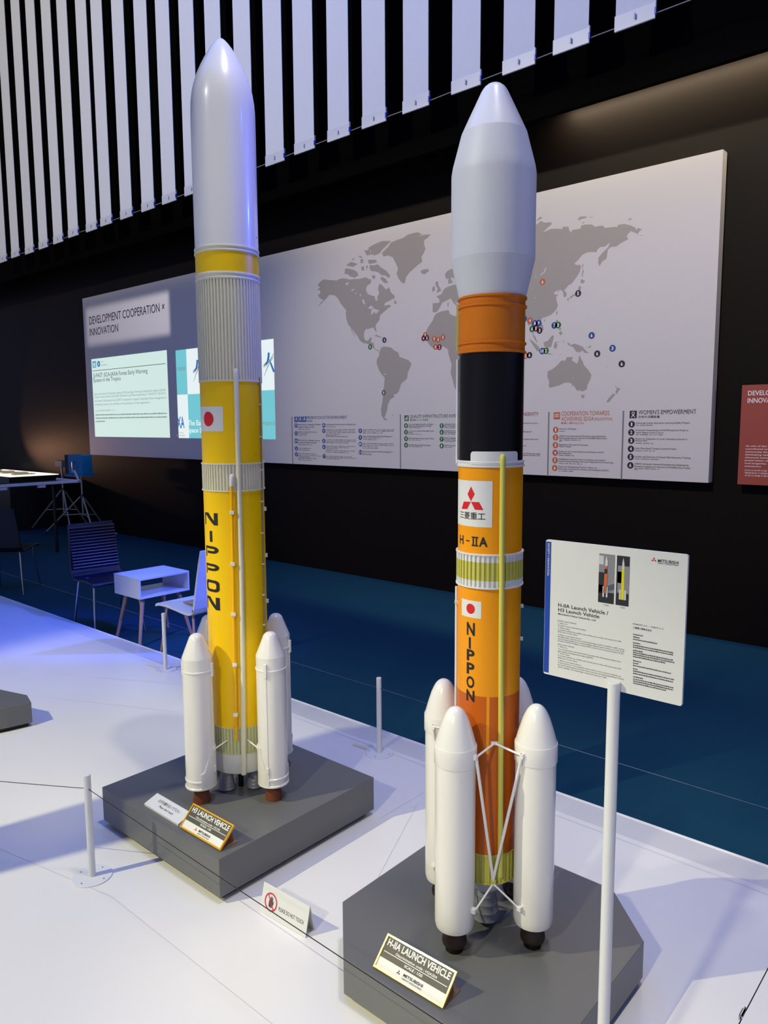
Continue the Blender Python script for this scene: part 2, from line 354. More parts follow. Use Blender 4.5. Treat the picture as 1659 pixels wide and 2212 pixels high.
LAND=[[[-5.92,2.915],[-5.869,2.943],[-5.826,2.959],[-5.755,2.945],[-5.629,2.923],[-5.602,2.933],[-5.533,2.934],[-5.439,2.908],[-5.372,2.906],[-5.32,2.898],[-5.268,2.9],[-5.216,2.903],[-5.184,2.88],[-5.152,2.876],[-5.152,2.839],[-5.204,2.818],[-5.222,2.783],[-5.198,2.739],[-5.141,2.714],[-5.103,2.705],[-5.093,2.663],[-5.068,2.657],[-5.071,2.697],[-5.042,2.726],[-5.058,2.764],[-5.045,2.813],[-5.014,2.809],[-4.977,2.772],[-4.952,2.751],[-4.915,2.77],[-4.891,2.717],[-4.843,2.68],[-4.843,2.658],[-4.916,2.639],[-4.966,2.626],[-4.978,2.6],[-4.916,2.603],[-4.886,2.586],[-4.941,2.564],[-4.991,2.537],[-5.035,2.51],[-5.042,2.469],[-5.086,2.432],[-5.095,2.405],[-5.078,2.352],[-5.096,2.363],[-5.125,2.403],[-5.157,2.401],[-5.183,2.394],[-5.222,2.397],[-5.248,2.376],[-5.255,2.329],[-5.242,2.291],[-5.21,2.279],[-5.184,2.291],[-5.171,2.308],[-5.145,2.308],[-5.158,2.261],[-5.12,2.249],[-5.114,2.206],[-5.089,2.181],[-5.057,2.179],[-5.051,2.163],[-5.089,2.176],[-5.127,2.202],[-5.152,2.228],[-5.223,2.253],[-5.262,2.259],[-5.315,2.291],[-5.341,2.336],[-5.38,2.372],[-5.417,2.418],[-5.407,2.379],[-5.367,2.326],[-5.391,2.345],[-5.423,2.395],[-5.44,2.435],[-5.473,2.461],[-5.499,2.521],[-5.505,2.579],[-5.498,2.607],[-5.538,2.644],[-5.585,2.693],[-5.619,2.744],[-5.667,2.778],[-5.744,2.792],[-5.78,2.762],[-5.86,2.717],[-5.93,2.682],[-5.871,2.728],[-5.83,2.748],[-5.887,2.774],[-5.916,2.807],[-5.872,2.826],[-5.885,2.857],[-5.929,2.865],[-5.882,2.881]],[[-4.855,2.61],[-4.837,2.646],[-4.813,2.599],[-4.843,2.606]],[[-5.511,3.021],[-5.478,3.025],[-5.398,3.001],[-5.345,2.975],[-5.319,2.935],[-5.372,2.918],[-5.439,2.939],[-5.478,2.97],[-5.516,2.974]],[[-5.163,3.015],[-5.112,3.003],[-5.062,3.007],[-5.013,2.967],[-4.951,2.932],[-4.9,2.88],[-4.915,2.853],[-4.964,2.888],[-5.013,2.895],[-5.05,2.927],[-5.1,2.943],[-5.151,2.954],[-5.172,2.989]],[[-5.013,2.886],[-4.952,2.851],[-4.927,2.809],[-4.977,2.818],[-5.026,2.86]],[[-5.139,2.911],[-5.094,2.905],[-5.101,2.87],[-5.133,2.881]],[[-5.193,3.179],[-5.111,3.203],[-5.01,3.219],[-4.888,3.202],[-4.937,3.171],[-5.011,3.129],[-5.036,3.106],[-5.099,3.097],[-5.149,3.113],[-5.149,3.15]],[[-5.238,3.163],[-5.162,3.163],[-5.149,3.113],[-5.2,3.11],[-5.226,3.143]],[[-5.195,3.067],[-5.081,3.053],[-5.072,3.025],[-5.176,3.024]],[[-5.497,3.057],[-5.423,3.081],[-5.331,3.048],[-5.397,3.027]],[[-5.326,3.128],[-5.278,3.114],[-5.265,3.096],[-5.307,3.109]],[[-5.291,3.09],[-5.252,3.084],[-5.259,3.045],[-5.294,3.052]],[[-5.412,3.107],[-5.367,3.112],[-5.396,3.088]],[[-5.279,3.015],[-5.24,3.009],[-5.247,2.97],[-5.282,2.979]],[[-5.214,3.015],[-5.186,3.011],[-5.215,2.965]],[[-5.005,3.106],[-4.925,3.152],[-4.888,3.186],[-4.816,3.197],[-4.733,3.205],[-4.674,3.226],[-4.559,3.229],[-4.503,3.202],[-4.548,3.188],[-4.491,3.192],[-4.402,3.184],[-4.435,3.157],[-4.48,3.143],[-4.48,3.105],[-4.463,3.063],[-4.486,3.024],[-4.514,2.994],[-4.5,2.953],[-4.537,2.937],[-4.594,2.91],[-4.664,2.867],[-4.699,2.836],[-4.717,2.778],[-4.758,2.795],[-4.794,2.839],[-4.818,2.887],[-4.799,2.929],[-4.829,2.986],[-4.865,3.045],[-4.926,3.071],[-4.987,3.07]],[[-4.523,2.872],[-4.491,2.878],[-4.435,2.879],[-4.421,2.856],[-4.474,2.833],[-4.512,2.847]],[[-4.34,2.754],[-4.313,2.744],[-4.313,2.718],[-4.277,2.663],[-4.334,2.646],[-4.318,2.685],[-4.348,2.727]],[[-4.384,2.701],[-4.354,2.713],[-4.349,2.676],[-4.384,2.661]],[[-5.117,2.321],[-5.081,2.327],[-4.991,2.288],[-5.031,2.297]],[[-4.993,2.288],[-4.953,2.278],[-4.983,2.269]],[[-5.051,2.151],[-5.019,2.199],[-4.981,2.206],[-4.894,2.191],[-4.846,2.155],[-4.803,2.139],[-4.785,2.092],[-4.749,2.081],[-4.671,2.054],[-4.634,2.02],[-4.654,1.976],[-4.678,1.941],[-4.69,1.878],[-4.762,1.836],[-4.793,1.763],[-4.829,1.732],[-4.86,1.738],[-4.85,1.71],[-4.91,1.683],[-4.923,1.656],[-4.941,1.628],[-4.948,1.581],[-4.974,1.525],[-4.986,1.507],[-4.939,1.481],[-4.987,1.483],[-5.024,1.535],[-5.03,1.592],[-5.01,1.667],[-4.997,1.751],[-4.977,1.9],[-5.021,1.939],[-5.059,1.988],[-5.086,2.055],[-5.077,2.092],[-5.047,2.127]],[[-4.378,2.481],[-4.378,2.559],[-4.301,2.555],[-4.299,2.584],[-4.334,2.617],[-4.279,2.629],[-4.242,2.676],[-4.204,2.688],[-4.14,2.697],[-3.993,2.696],[-3.991,2.488],[-4.107,2.534],[-4.155,2.585],[-4.203,2.57],[-4.268,2.551],[-4.295,2.511],[-4.323,2.48],[-4.354,2.472]],[[-4.173,2.585],[-4.15,2.582],[-4.118,2.543],[-4.105,2.515],[-4.123,2.519],[-4.149,2.551]],[[-4.208,2.546],[-4.192,2.545],[-4.197,2.508],[-4.206,2.509]],[[-4.237,2.806],[-4.205,2.831],[-4.141,2.848],[-3.995,2.869],[-3.993,2.696],[-4.124,2.745],[-4.151,2.766],[-4.193,2.753],[-4.226,2.763]],[[-4.204,2.745],[-4.172,2.762],[-4.148,2.715],[-4.195,2.711]],[[-4.339,2.46],[-4.279,2.475],[-4.192,2.479],[-4.181,2.444],[-4.127,2.418],[-4.011,2.411],[-3.908,2.388],[-3.846,2.234],[-3.725,2.216],[-3.784,2.13],[-3.833,2.008],[-3.862,1.885],[-3.923,1.786],[-4.027,1.721],[-4.091,1.736],[-4.123,1.776],[-4.14,1.829],[-4.167,1.908],[-4.157,1.985],[-4.19,2.073],[-4.201,2.125],[-4.256,2.157],[-4.311,2.148],[-4.366,2.143],[-4.411,2.175],[-4.445,2.221],[-4.457,2.266],[-4.451,2.318],[-4.412,2.367],[-4.378,2.399],[-4.365,2.432]],[[-4.892,1.528],[-4.861,1.533],[-4.871,1.522]],[[-3.305,3.075],[-3.255,3.102],[-3.221,3.082],[-3.155,3.074],[-3.159,3.053],[-3.187,3.04],[-3.236,3.006],[-3.162,3.022],[-3.121,3.018],[-3.056,3.004],[-3.053,3.022],[-3.001,3.012],[-2.996,2.987],[-2.98,2.964],[-2.968,2.982],[-2.929,2.979],[-2.894,2.983],[-2.891,3.004],[-2.852,3.004],[-2.798,2.995],[-2.775,2.974],[-2.708,2.972],[-2.692,2.951],[-2.64,2.947],[-2.611,2.946],[-2.593,2.938],[-2.582,2.955],[-2.532,2.953],[-2.481,2.933],[-2.445,2.911],[-2.438,2.893],[-2.424,2.907],[-2.393,2.889],[-2.416,2.876],[-2.423,2.86],[-2.448,2.874],[-2.48,2.892],[-2.504,2.871],[-2.511,2.856],[-2.497,2.834],[-2.549,2.818],[-2.592,2.796],[-2.636,2.798],[-2.661,2.782],[-2.664,2.755],[-2.67,2.715],[-2.703,2.7],[-2.728,2.666],[-2.738,2.691],[-2.738,2.732],[-2.716,2.756],[-2.687,2.779],[-2.658,2.802],[-2.646,2.832],[-2.666,2.823],[-2.684,2.809],[-2.725,2.812],[-2.751,2.792],[-2.754,2.776],[-2.8,2.786],[-2.846,2.786],[-2.877,2.773],[-2.907,2.743],[-2.944,2.716],[-2.922,2.701],[-2.894,2.702],[-2.884,2.683],[-2.896,2.643],[-2.919,2.611],[-2.965,2.561],[-2.989,2.556],[-3.005,2.537],[-3.028,2.518],[-3.005,2.491],[-3.009,2.466],[-3.031,2.46],[-3.036,2.498],[-3.048,2.517],[-3.069,2.527],[-3.081,2.51],[-3.093,2.507],[-3.077,2.531],[-3.123,2.508],[-3.105,2.49],[-3.076,2.492],[-3.1,2.473],[-3.096,2.447],[-3.082,2.402],[-3.098,2.368],[-3.138,2.336],[-3.196,2.319],[-3.222,2.317],[-3.242,2.294],[-3.22,2.263],[-3.209,2.225],[-3.236,2.198],[-3.25,2.19],[-3.262,2.237],[-3.288,2.239],[-3.305,2.226],[-3.308,2.189],[-3.286,2.165],[-3.262,2.111],[-3.286,2.134],[-3.304,2.166],[-3.317,2.197],[-3.323,2.25],[-3.332,2.28],[-3.353,2.26],[-3.376,2.314],[-3.446,2.306],[-3.499,2.318],[-3.553,2.293],[-3.57,2.195],[-3.596,2.151],[-3.644,2.255],[-3.672,2.334],[-3.738,2.356],[-3.778,2.537],[-4.01,2.642],[-4.012,2.877],[-3.785,3.112]],[[-3.293,3.114],[-3.264,3.137],[-3.237,3.124],[-3.264,3.114],[-3.29,3.108]],[[-2.923,3.056],[-2.904,3.073],[-2.854,3.067],[-2.844,3.054],[-2.892,3.052],[-2.915,3.046]],[[-2.889,3.027],[-2.859,3.022],[-2.876,3.015]],[[-2.831,3.056],[-2.785,3.051],[-2.808,3.048]],[[-2.509,2.977],[-2.49,2.988],[-2.468,2.979],[-2.49,2.973]],[[-2.414,2.851],[-2.384,2.846],[-2.398,2.844]],[[-2.876,2.7],[-2.865,2.702],[-2.866,2.66],[-2.858,2.645],[-2.869,2.619],[-2.864,2.603],[-2.878,2.608],[-2.869,2.654]],[[-2.879,2.59],[-2.844,2.567],[-2.867,2.55],[-2.888,2.562]],[[-2.89,2.539],[-2.878,2.522],[-2.889,2.495],[-2.915,2.47],[-2.947,2.461],[-2.962,2.452],[-2.988,2.448],[-2.963,2.468],[-2.931,2.479],[-2.905,2.504],[-2.9,2.531]],[[-3.0,2.451],[-2.984,2.447],[-2.99,2.421],[-2.998,2.435]],[[-2.974,2.452],[-2.953,2.457],[-2.962,2.445]],[[-3.095,2.353],[-3.08,2.357],[-3.089,2.326],[-3.099,2.336]],[[-3.214,2.299],[-3.194,2.3],[-3.204,2.282]],[[-3.098,2.285],[-3.08,2.288],[-3.069,2.249],[-3.087,2.25],[-3.097,2.27]],[[-3.071,2.184],[-3.043,2.194],[-3.034,2.17],[-3.056,2.16]],[[-3.079,2.214],[-3.048,2.22],[-3.053,2.196]],[[-3.348,2.156],[-3.32,2.138],[-3.277,2.105],[-3.244,2.069],[-3.239,2.041],[-3.269,2.047],[-3.302,2.088]],[[-3.234,2.033],[-3.148,2.02],[-3.113,2.012],[-3.148,2.012],[-3.207,2.023]],[[-3.21,2.115],[-3.167,2.126],[-3.13,2.167],[-3.112,2.159],[-3.121,2.123],[-3.137,2.073],[-3.166,2.066],[-3.2,2.081]],[[-3.104,2.107],[-3.049,2.114],[-3.092,2.099],[-3.077,2.083],[-3.087,2.069],[-3.072,2.045],[-3.095,2.066],[-3.107,2.051],[-3.113,2.078]],[[-2.995,2.093],[-2.964,2.091],[-2.969,2.075],[-2.921,2.084],[-2.857,2.056],[-2.825,2.022],[-2.798,1.998],[-2.832,2.003],[-2.856,2.024],[-2.879,2.01],[-2.911,2.019],[-2.936,2.055],[-2.977,2.074]],[[-3.028,2.121],[-3.016,2.1],[-3.024,2.096]],[[-2.819,2.045],[-2.778,2.059],[-2.787,2.042]],[[-3.066,1.997],[-3.034,2.017],[-3.056,1.998]],[[-3.166,1.871],[-3.112,1.894],[-3.079,1.918],[-3.039,1.956],[-3.006,1.951],[-2.991,1.981],[-2.937,1.976],[-2.946,1.951],[-2.901,1.921],[-2.889,1.94],[-2.879,1.992],[-2.866,1.964],[-2.846,1.931],[-2.841,1.909],[-2.797,1.864],[-2.771,1.827],[-2.779,1.792],[-2.802,1.75],[-2.808,1.714],[-2.843,1.696],[-2.863,1.705],[-2.895,1.706],[-2.912,1.732],[-2.928,1.751],[-2.944,1.735],[-2.937,1.762],[-2.977,1.775],[-3.01,1.772],[-3.05,1.755],[-3.075,1.749],[-3.141,1.735],[-3.154,1.756],[-3.147,1.785],[-3.166,1.83]],[[-2.86,1.669],[-2.821,1.668],[-2.838,1.638],[-2.85,1.649]],[[-2.574,1.739],[-2.55,1.716],[-2.522,1.708],[-2.541,1.687],[-2.556,1.665],[-2.565,1.685],[-2.553,1.705]],[[-2.582,1.673],[-2.565,1.664],[-2.592,1.636],[-2.613,1.607],[-2.64,1.604],[-2.622,1.634]],[[-2.665,1.897],[-2.635,1.88],[-2.648,1.884]],[[-2.531,1.924],[-2.516,1.927],[-2.506,1.941],[-2.521,1.921]],[[-2.639,1.952],[-2.627,1.936],[-2.635,1.945]],[[-4.001,2.727],[-3.742,2.687],[-3.663,2.349],[-3.738,2.348],[-3.814,2.425],[-3.901,2.473],[-3.999,2.507]],[[-3.872,2.447],[-3.805,2.432],[-3.728,2.347],[-3.695,2.298],[-3.764,2.226],[-3.823,2.332]]]
LAKES=[[[-5.193,2.599],[-5.155,2.62],[-5.119,2.598],[-5.14,2.587],[-5.178,2.589]],[[-5.155,2.535],[-5.146,2.579],[-5.123,2.589],[-5.041,2.561],[-5.089,2.532],[-5.114,2.557],[-5.132,2.531]],[[-5.514,2.88],[-5.453,2.884],[-5.478,2.853]],[[-5.434,2.797],[-5.367,2.817],[-5.403,2.791]],[[-5.273,2.692],[-5.252,2.692],[-5.229,2.634],[-5.263,2.656]],[[-5.299,2.751],[-5.288,2.749],[-5.296,2.722],[-5.306,2.726]],[[-5.381,2.763],[-5.341,2.769],[-5.368,2.757]],[[-4.986,1.942],[-4.961,1.936],[-4.977,1.925]],[[-3.256,2.666],[-3.221,2.686],[-3.199,2.725],[-3.195,2.71],[-3.213,2.682],[-3.246,2.664]],[[-3.295,2.667],[-3.288,2.666],[-3.29,2.652],[-3.295,2.654]],[[-3.302,2.49],[-3.291,2.488],[-3.296,2.48]],[[-2.936,1.813],[-2.927,1.811],[-2.931,1.8]]]
MARKERS=[[-4.465,2.277,"1","o"],[-4.485,2.247,"4","r"],[-4.445,2.246,"1","r"],[-4.358,2.232,"1","o"],[-4.311,2.221,"1","o"],[-4.256,2.239,"1","o"],[-4.342,2.157,"1","o"],[-4.297,2.152,"2","r"],[-4.978,2.268,"4","n"],[-5.169,2.215,"8","g"],[-4.991,1.754,"8","g"],[-3.396,2.324,"5","b"],[-3.341,2.305,"4","o"],[-3.294,2.278,"8","b"],[-3.257,2.277,"9","b"],[-3.319,2.235,"6","g"],[-3.282,2.236,"1","r"],[-3.247,2.215,"3","k"],[-3.111,2.245,"7","b"],[-3.076,2.245,"1","g"],[-2.904,2.478,"5","k"],[-3.228,2.609,"6","o"],[-2.778,2.137,"6","b"],[-2.599,2.024,"3","b"],[-2.726,1.99,"6","k"],[-2.519,1.899,"6","k"],[-3.219,2.044,"10","b"],[-3.184,2.044,"2","g"],[-3.377,2.016,"2","o"],[-3.34,2.018,"6","k"]]
LISTBADGES=[[-6.299,1.345,"1","b"],[-6.3,1.177,"2","b"],[-6.301,1.111,"3","b"],[-5.855,1.374,"4","b"],[-5.858,1.266,"5","b"],[-5.858,1.2,"6","b"],[-5.856,1.1,"7","b"],[-5.316,1.375,"8","b"],[-5.317,1.306,"9","b"],[-5.316,1.238,"10","b"],[-5.317,1.154,"11","b"],[-4.703,1.426,"1","g"],[-4.703,1.363,"2","g"],[-4.703,1.3,"3","g"],[-4.703,1.236,"4","g"],[-4.268,1.424,"5","g"],[-4.268,1.364,"6","g"],[-4.268,1.299,"7","g"],[-4.268,1.235,"8","g"],[-3.078,1.387,"1","o"],[-3.078,1.324,"2","o"],[-3.078,1.26,"3","o"],[-3.079,1.196,"4","o"],[-3.079,1.133,"5","o"],[-3.08,1.068,"6","o"],[-2.423,1.431,"1","k"],[-2.424,1.368,"2","k"],[-2.422,1.304,"3","k"],[-2.423,1.24,"4","k"],[-2.423,1.177,"5","k"],[-2.423,1.111,"6","k"]]
PANELTEXT=[["DEVELOPMENT COOPERATION ×",-10.817,-8.817,2.9363,3.0483,"k"],["INNOVATION",-10.822,-10.004,2.7705,2.8772,"k"],["PRESERVATION OF THE ENVIRONMENT",-6.116,-5.503,1.5016,1.5321,"b"],["環境保全",-6.117,-6.03,1.4723,1.4894,"b"],["Addressing the challenges of climate",-6.264,-5.903,1.4349,1.4509,"b"],["change through innovation",-6.264,-6.003,1.4089,1.425,"b"],["Addressing the marine plastic pollution issue",-5.82,-5.383,1.4347,1.4502,"b"],["Addressing the challenges of energy",-6.268,-5.915,1.2625,1.2775,"b"],["transitions through innovation",-6.269,-5.968,1.2377,1.2538,"b"],["JJ-FAST: JICA-JAXA Forest",-6.266,-5.965,1.3544,1.3668,"d"],["Project for Improvement of Solid Waste Management in",-5.282,-4.88,1.3141,1.3267,"d"],["Project for Improvement of Solid Waste Management in",-5.284,-4.881,1.1591,1.1717,"d"],["QUALITY INFRASTRUCTURE INVESTMENT",-4.653,-3.975,1.5001,1.5302,"g"],["質の高いインフラ投資",-4.653,-4.431,1.4709,1.4904,"g"],["Project for Enhancing Capacity on Weather",-4.67,-4.36,1.4332,1.4451,"d"],["Observation, Forecasting and Warning",-4.67,-4.393,1.417,1.4289,"d"],["Construction of Jakarta Mass Rapid Transit",-4.67,-4.359,1.3693,1.3813,"d"],["Project",-4.671,-4.616,1.352,1.3639,"d"],["Delhi Mass Rapid Transport System Project",-4.671,-4.359,1.2977,1.3097,"d"],["Build Back Better (Nepal Earthquake)",-4.671,-4.399,1.2335,1.2455,"d"],["Utilization of Japan Data",-4.237,-4.068,1.4338,1.4453,"d"],["Early Warning System",-4.237,-4.087,1.4172,1.4286,"d"],["Strengthening Community",-4.237,-4.068,1.3714,1.3829,"d"],["Risk Management",-4.237,-4.106,1.3558,1.3672,"d"],["Project for Improvement",-4.237,-4.074,1.3046,1.3161,"d"],["in Greater Yangon",-4.237,-4.099,1.2879,1.2994,"d"],["MRTA Initial System",-4.236,-4.096,1.2346,1.2461,"d"],["LONGEVITY",-3.442,-3.244,1.5072,1.5359,"r"],["on Services Provision",-3.415,-3.25,1.4386,1.4496,"d"],["on Research",-3.414,-3.31,1.3657,1.3767,"d"],["in Nyanza Province",-3.395,-3.24,1.3016,1.3127,"d"],["and",-3.386,-3.359,1.2463,1.2574,"d"],["of the Community Health",-3.401,-3.22,1.1794,1.1905,"d"],["Initiatives (Global CHI)",-3.4,-3.225,1.1639,1.175,"d"],["COOPERATION TOWARDS",-3.029,-2.609,1.5037,1.5386,"o"],["ACHIEVING SDG4",-3.028,-2.744,1.4613,1.4931,"o"],["(EDUCATION)",-2.735,-2.584,1.4634,1.4849,"o"],["教育に関わるSDGs",-3.03,-2.825,1.4337,1.4518,"o"],["School for All Project",-3.046,-2.891,1.3891,1.4008,"d"],["ASEAN University Network/Southeast Asia Engineering",-3.044,-2.636,1.3305,1.3423,"d"],["Education Development Network (AUN/SEED-Net) Project",-3.044,-2.623,1.3135,1.3252,"d"],["Egypt-Japan Education Partnership",-3.045,-2.786,1.259,1.2707,"d"],["Project for Curriculum Reform at the Primary Level of",-3.046,-2.647,1.2022,1.214,"d"],["Basic Education",-3.046,-2.93,1.1861,1.1979,"d"],["Establishment and enhancement of education and research",-3.046,-2.631,1.1389,1.1507,"d"],["capacity at Jomo Kenyatta University of Agriculture and Technology",-3.045,-2.563,1.1217,1.1335,"d"],["Project for Strengthening Teachers' Ability and",-3.045,-2.703,1.0754,1.0873,"d"],["Reasonable Treatments for Children with Disabilities (START)",-3.045,-2.598,1.0571,1.069,"d"],["WOMEN'S EMPOWERMENT",-2.372,-1.936,1.5061,1.5376,"k"],["女性の活躍推進",-2.373,-2.206,1.4775,1.4972,"k"],["Advancing Quality Alternative Learning (AQAL) Project",-2.389,-1.979,1.4341,1.446,"d"],["Project for Dissemination of OVOP Issyk-Kul Model to",-2.389,-1.988,1.3787,1.3906,"d"],["Other Regions of the Country",-2.388,-2.171,1.3608,1.3727,"d"],["Project for Expansion of Lower Secondary Schools in",-2.389,-1.994,1.3132,1.3251,"d"],["Phnom Penh",-2.388,-2.296,1.2982,1.3102,"d"],["Delhi Mass Rapid Transport System Project",-2.39,-2.07,1.2394,1.2514,"d"],["Gender and Diversity in Disaster Risk Reduction Training",-2.39,-1.964,1.1745,1.1865,"d"],["ASEAN University Network/Southeast Asia Engineering",-2.389,-1.976,1.1195,1.1315,"d"],["Education Development Network (AUN/SEED-Net) Project",-2.391,-1.961,1.0994,1.1114,"d"]]
PANELBARS=[[-6.265,-6.074,1.3891,0.0074,"y"],[-5.82,-5.673,1.4144,0.0072,"y"],[-6.266,-6.108,1.3383,0.0074,"y"],[-6.267,-6.134,1.3222,0.0074,"y"],[-6.27,-6.039,1.2178,0.0075,"y"],[-6.271,-6.062,1.1779,0.0075,"y"],[-6.271,-6.091,1.1592,0.0075,"y"],[-6.273,-5.971,1.118,0.0075,"y"],[-6.273,-5.915,1.098,0.0075,"y"],[-6.274,-6.079,1.0818,0.0075,"y"],[-6.274,-5.981,1.068,0.0075,"y"],[-6.274,-6.061,1.0492,0.0075,"y"],[-5.821,-5.384,1.3857,0.0072,"y"],[-5.821,-5.396,1.3702,0.0072,"y"],[-5.821,-5.38,1.3547,0.0072,"y"],[-5.822,-5.608,1.3379,0.0072,"y"],[-5.822,-5.641,1.3223,0.0072,"y"],[-5.822,-5.482,1.3104,0.0072,"y"],[-5.823,-5.381,1.2756,0.0072,"y"],[-5.823,-5.376,1.26,0.0072,"y"],[-5.824,-5.478,1.2444,0.0072,"y"],[-5.825,-5.382,1.2084,0.0072,"y"],[-5.825,-5.487,1.1939,0.0072,"y"],[-5.825,-5.644,1.1795,0.0072,"y"],[-5.826,-5.398,1.1614,0.0072,"y"],[-5.826,-5.492,1.1434,0.0072,"y"],[-5.827,-5.435,1.1,0.0072,"y"],[-5.827,-5.375,1.0855,0.0072,"y"],[-5.827,-5.629,1.0722,0.0072,"y"],[-5.281,-4.847,1.385,0.0069,"y"],[-5.282,-4.854,1.3702,0.0069,"y"],[-5.282,-5.002,1.3519,0.0069,"y"],[-5.282,-5.032,1.3004,0.0069,"y"],[-5.283,-5.085,1.2832,0.0069,"y"],[-5.283,-4.862,1.2441,0.0069,"y"],[-5.283,-4.855,1.2281,0.0069,"y"],[-5.283,-5.078,1.212,0.0069,"y"],[-5.284,-5.058,1.1959,0.0069,"y"],[-5.284,-5.163,1.143,0.0069,"y"],[-5.285,-5.144,1.1291,0.0069,"y"],[-4.67,-4.519,1.404,0.0065,"y"],[-4.671,-4.511,1.3411,0.0065,"y"],[-4.671,-4.519,1.2847,0.0065,"y"],[-4.671,-4.491,1.2205,0.0065,"y"],[-4.237,-4.1,1.4037,0.0062,"y"],[-4.237,-4.099,1.3433,0.0063,"y"],[-4.236,-4.092,1.2764,0.0063,"y"],[-4.236,-4.146,1.222,0.0063,"y"],[-3.046,-2.995,1.3742,0.0064,"y"],[-3.044,-2.849,1.3007,0.0064,"y"],[-3.046,-3.018,1.291,0.0064,"y"],[-3.045,-2.914,1.2451,0.0064,"y"],[-3.045,-2.906,1.1722,0.0064,"y"],[-3.045,-2.83,1.1056,0.0064,"y"],[-3.045,-2.909,1.0431,0.0065,"y"],[-2.388,-2.257,1.4203,0.0059,"y"],[-2.388,-2.178,1.3479,0.006,"y"],[-2.388,-2.247,1.2823,0.006,"y"],[-2.39,-2.233,1.2245,0.006,"y"],[-2.39,-2.188,1.1606,0.006,"y"],[-2.39,-2.193,1.0864,0.006,"y"],[-2.39,-2.359,1.0784,0.006,"y"]]
SLIDETEXT=[["JJ-FAST: JICA-JAXA Forest Early Warning",-10.777,-9.287,2.157,2.2161,"d"],["System in the Tropics",-10.784,-9.997,2.088,2.1433,"d"],["Japan International Cooperation Agency (JICA) and Japan Aerospace Exploration Agency (JAXA)",-10.775,-8.866,1.8989,1.9287,"m"],["monitor tropical forests with JAXA's Advanced Land Observing Satellite-2 \"DAICHI-2\" (ALOS-2)",-10.771,-8.869,1.855,1.8848,"m"],["and release deforestation data. JJ-FAST is expected to support sustainable forest management in",-10.773,-8.85,1.7973,1.8271,"m"],["developing countries and contribute to the prevention of forest degradation.",-10.775,-9.259,1.7435,1.7733,"m"],["JICA-JAXA熱帯林早期警戒システム",-10.768,-10.176,1.6494,1.6774,"m"],["The Earth",-8.382,-7.988,1.4382,1.5056,"w"],["Space Station",-8.388,-7.838,1.3464,1.4105,"w"],["XA",-8.623,-8.457,1.4037,1.5547,"j"],["宇宙航空",-6.877,-6.644,1.4339,1.4805,"m"],["究開発",-8.592,-8.392,2.1453,2.1934,"m"],["Aerospace",-8.587,-8.479,1.3404,1.358,"m"],["Exploration Agency",-8.651,-8.451,1.3013,1.3226,"m"]]
SLIDEBARS=[[-10.774,-8.853,1.5935,0.02,"m"],[-10.77,-8.847,1.5454,0.02,"m"],[-10.775,-10.497,1.4973,0.02,"m"]]
ICONS=[[-6.323,1.472,-6.261,1.529,"b"],[-6.253,1.472,-6.195,1.529,"b"],[-6.189,1.472,-6.128,1.53,"b"],[-6.32,1.411,-6.274,1.453,"b"],[-5.875,1.411,-5.833,1.454,"b"],[-6.321,1.237,-6.277,1.285,"b"],[-4.724,1.473,-4.669,1.526,"g"],[-3.101,1.475,-3.041,1.532,"o"],[-2.442,1.477,-2.385,1.535,"k"]]
DIVIDERS=[[-6.365,1.001,1.531],[-4.775,1.0,1.537],[-3.145,0.998,1.536],[-2.493,0.996,1.537]]
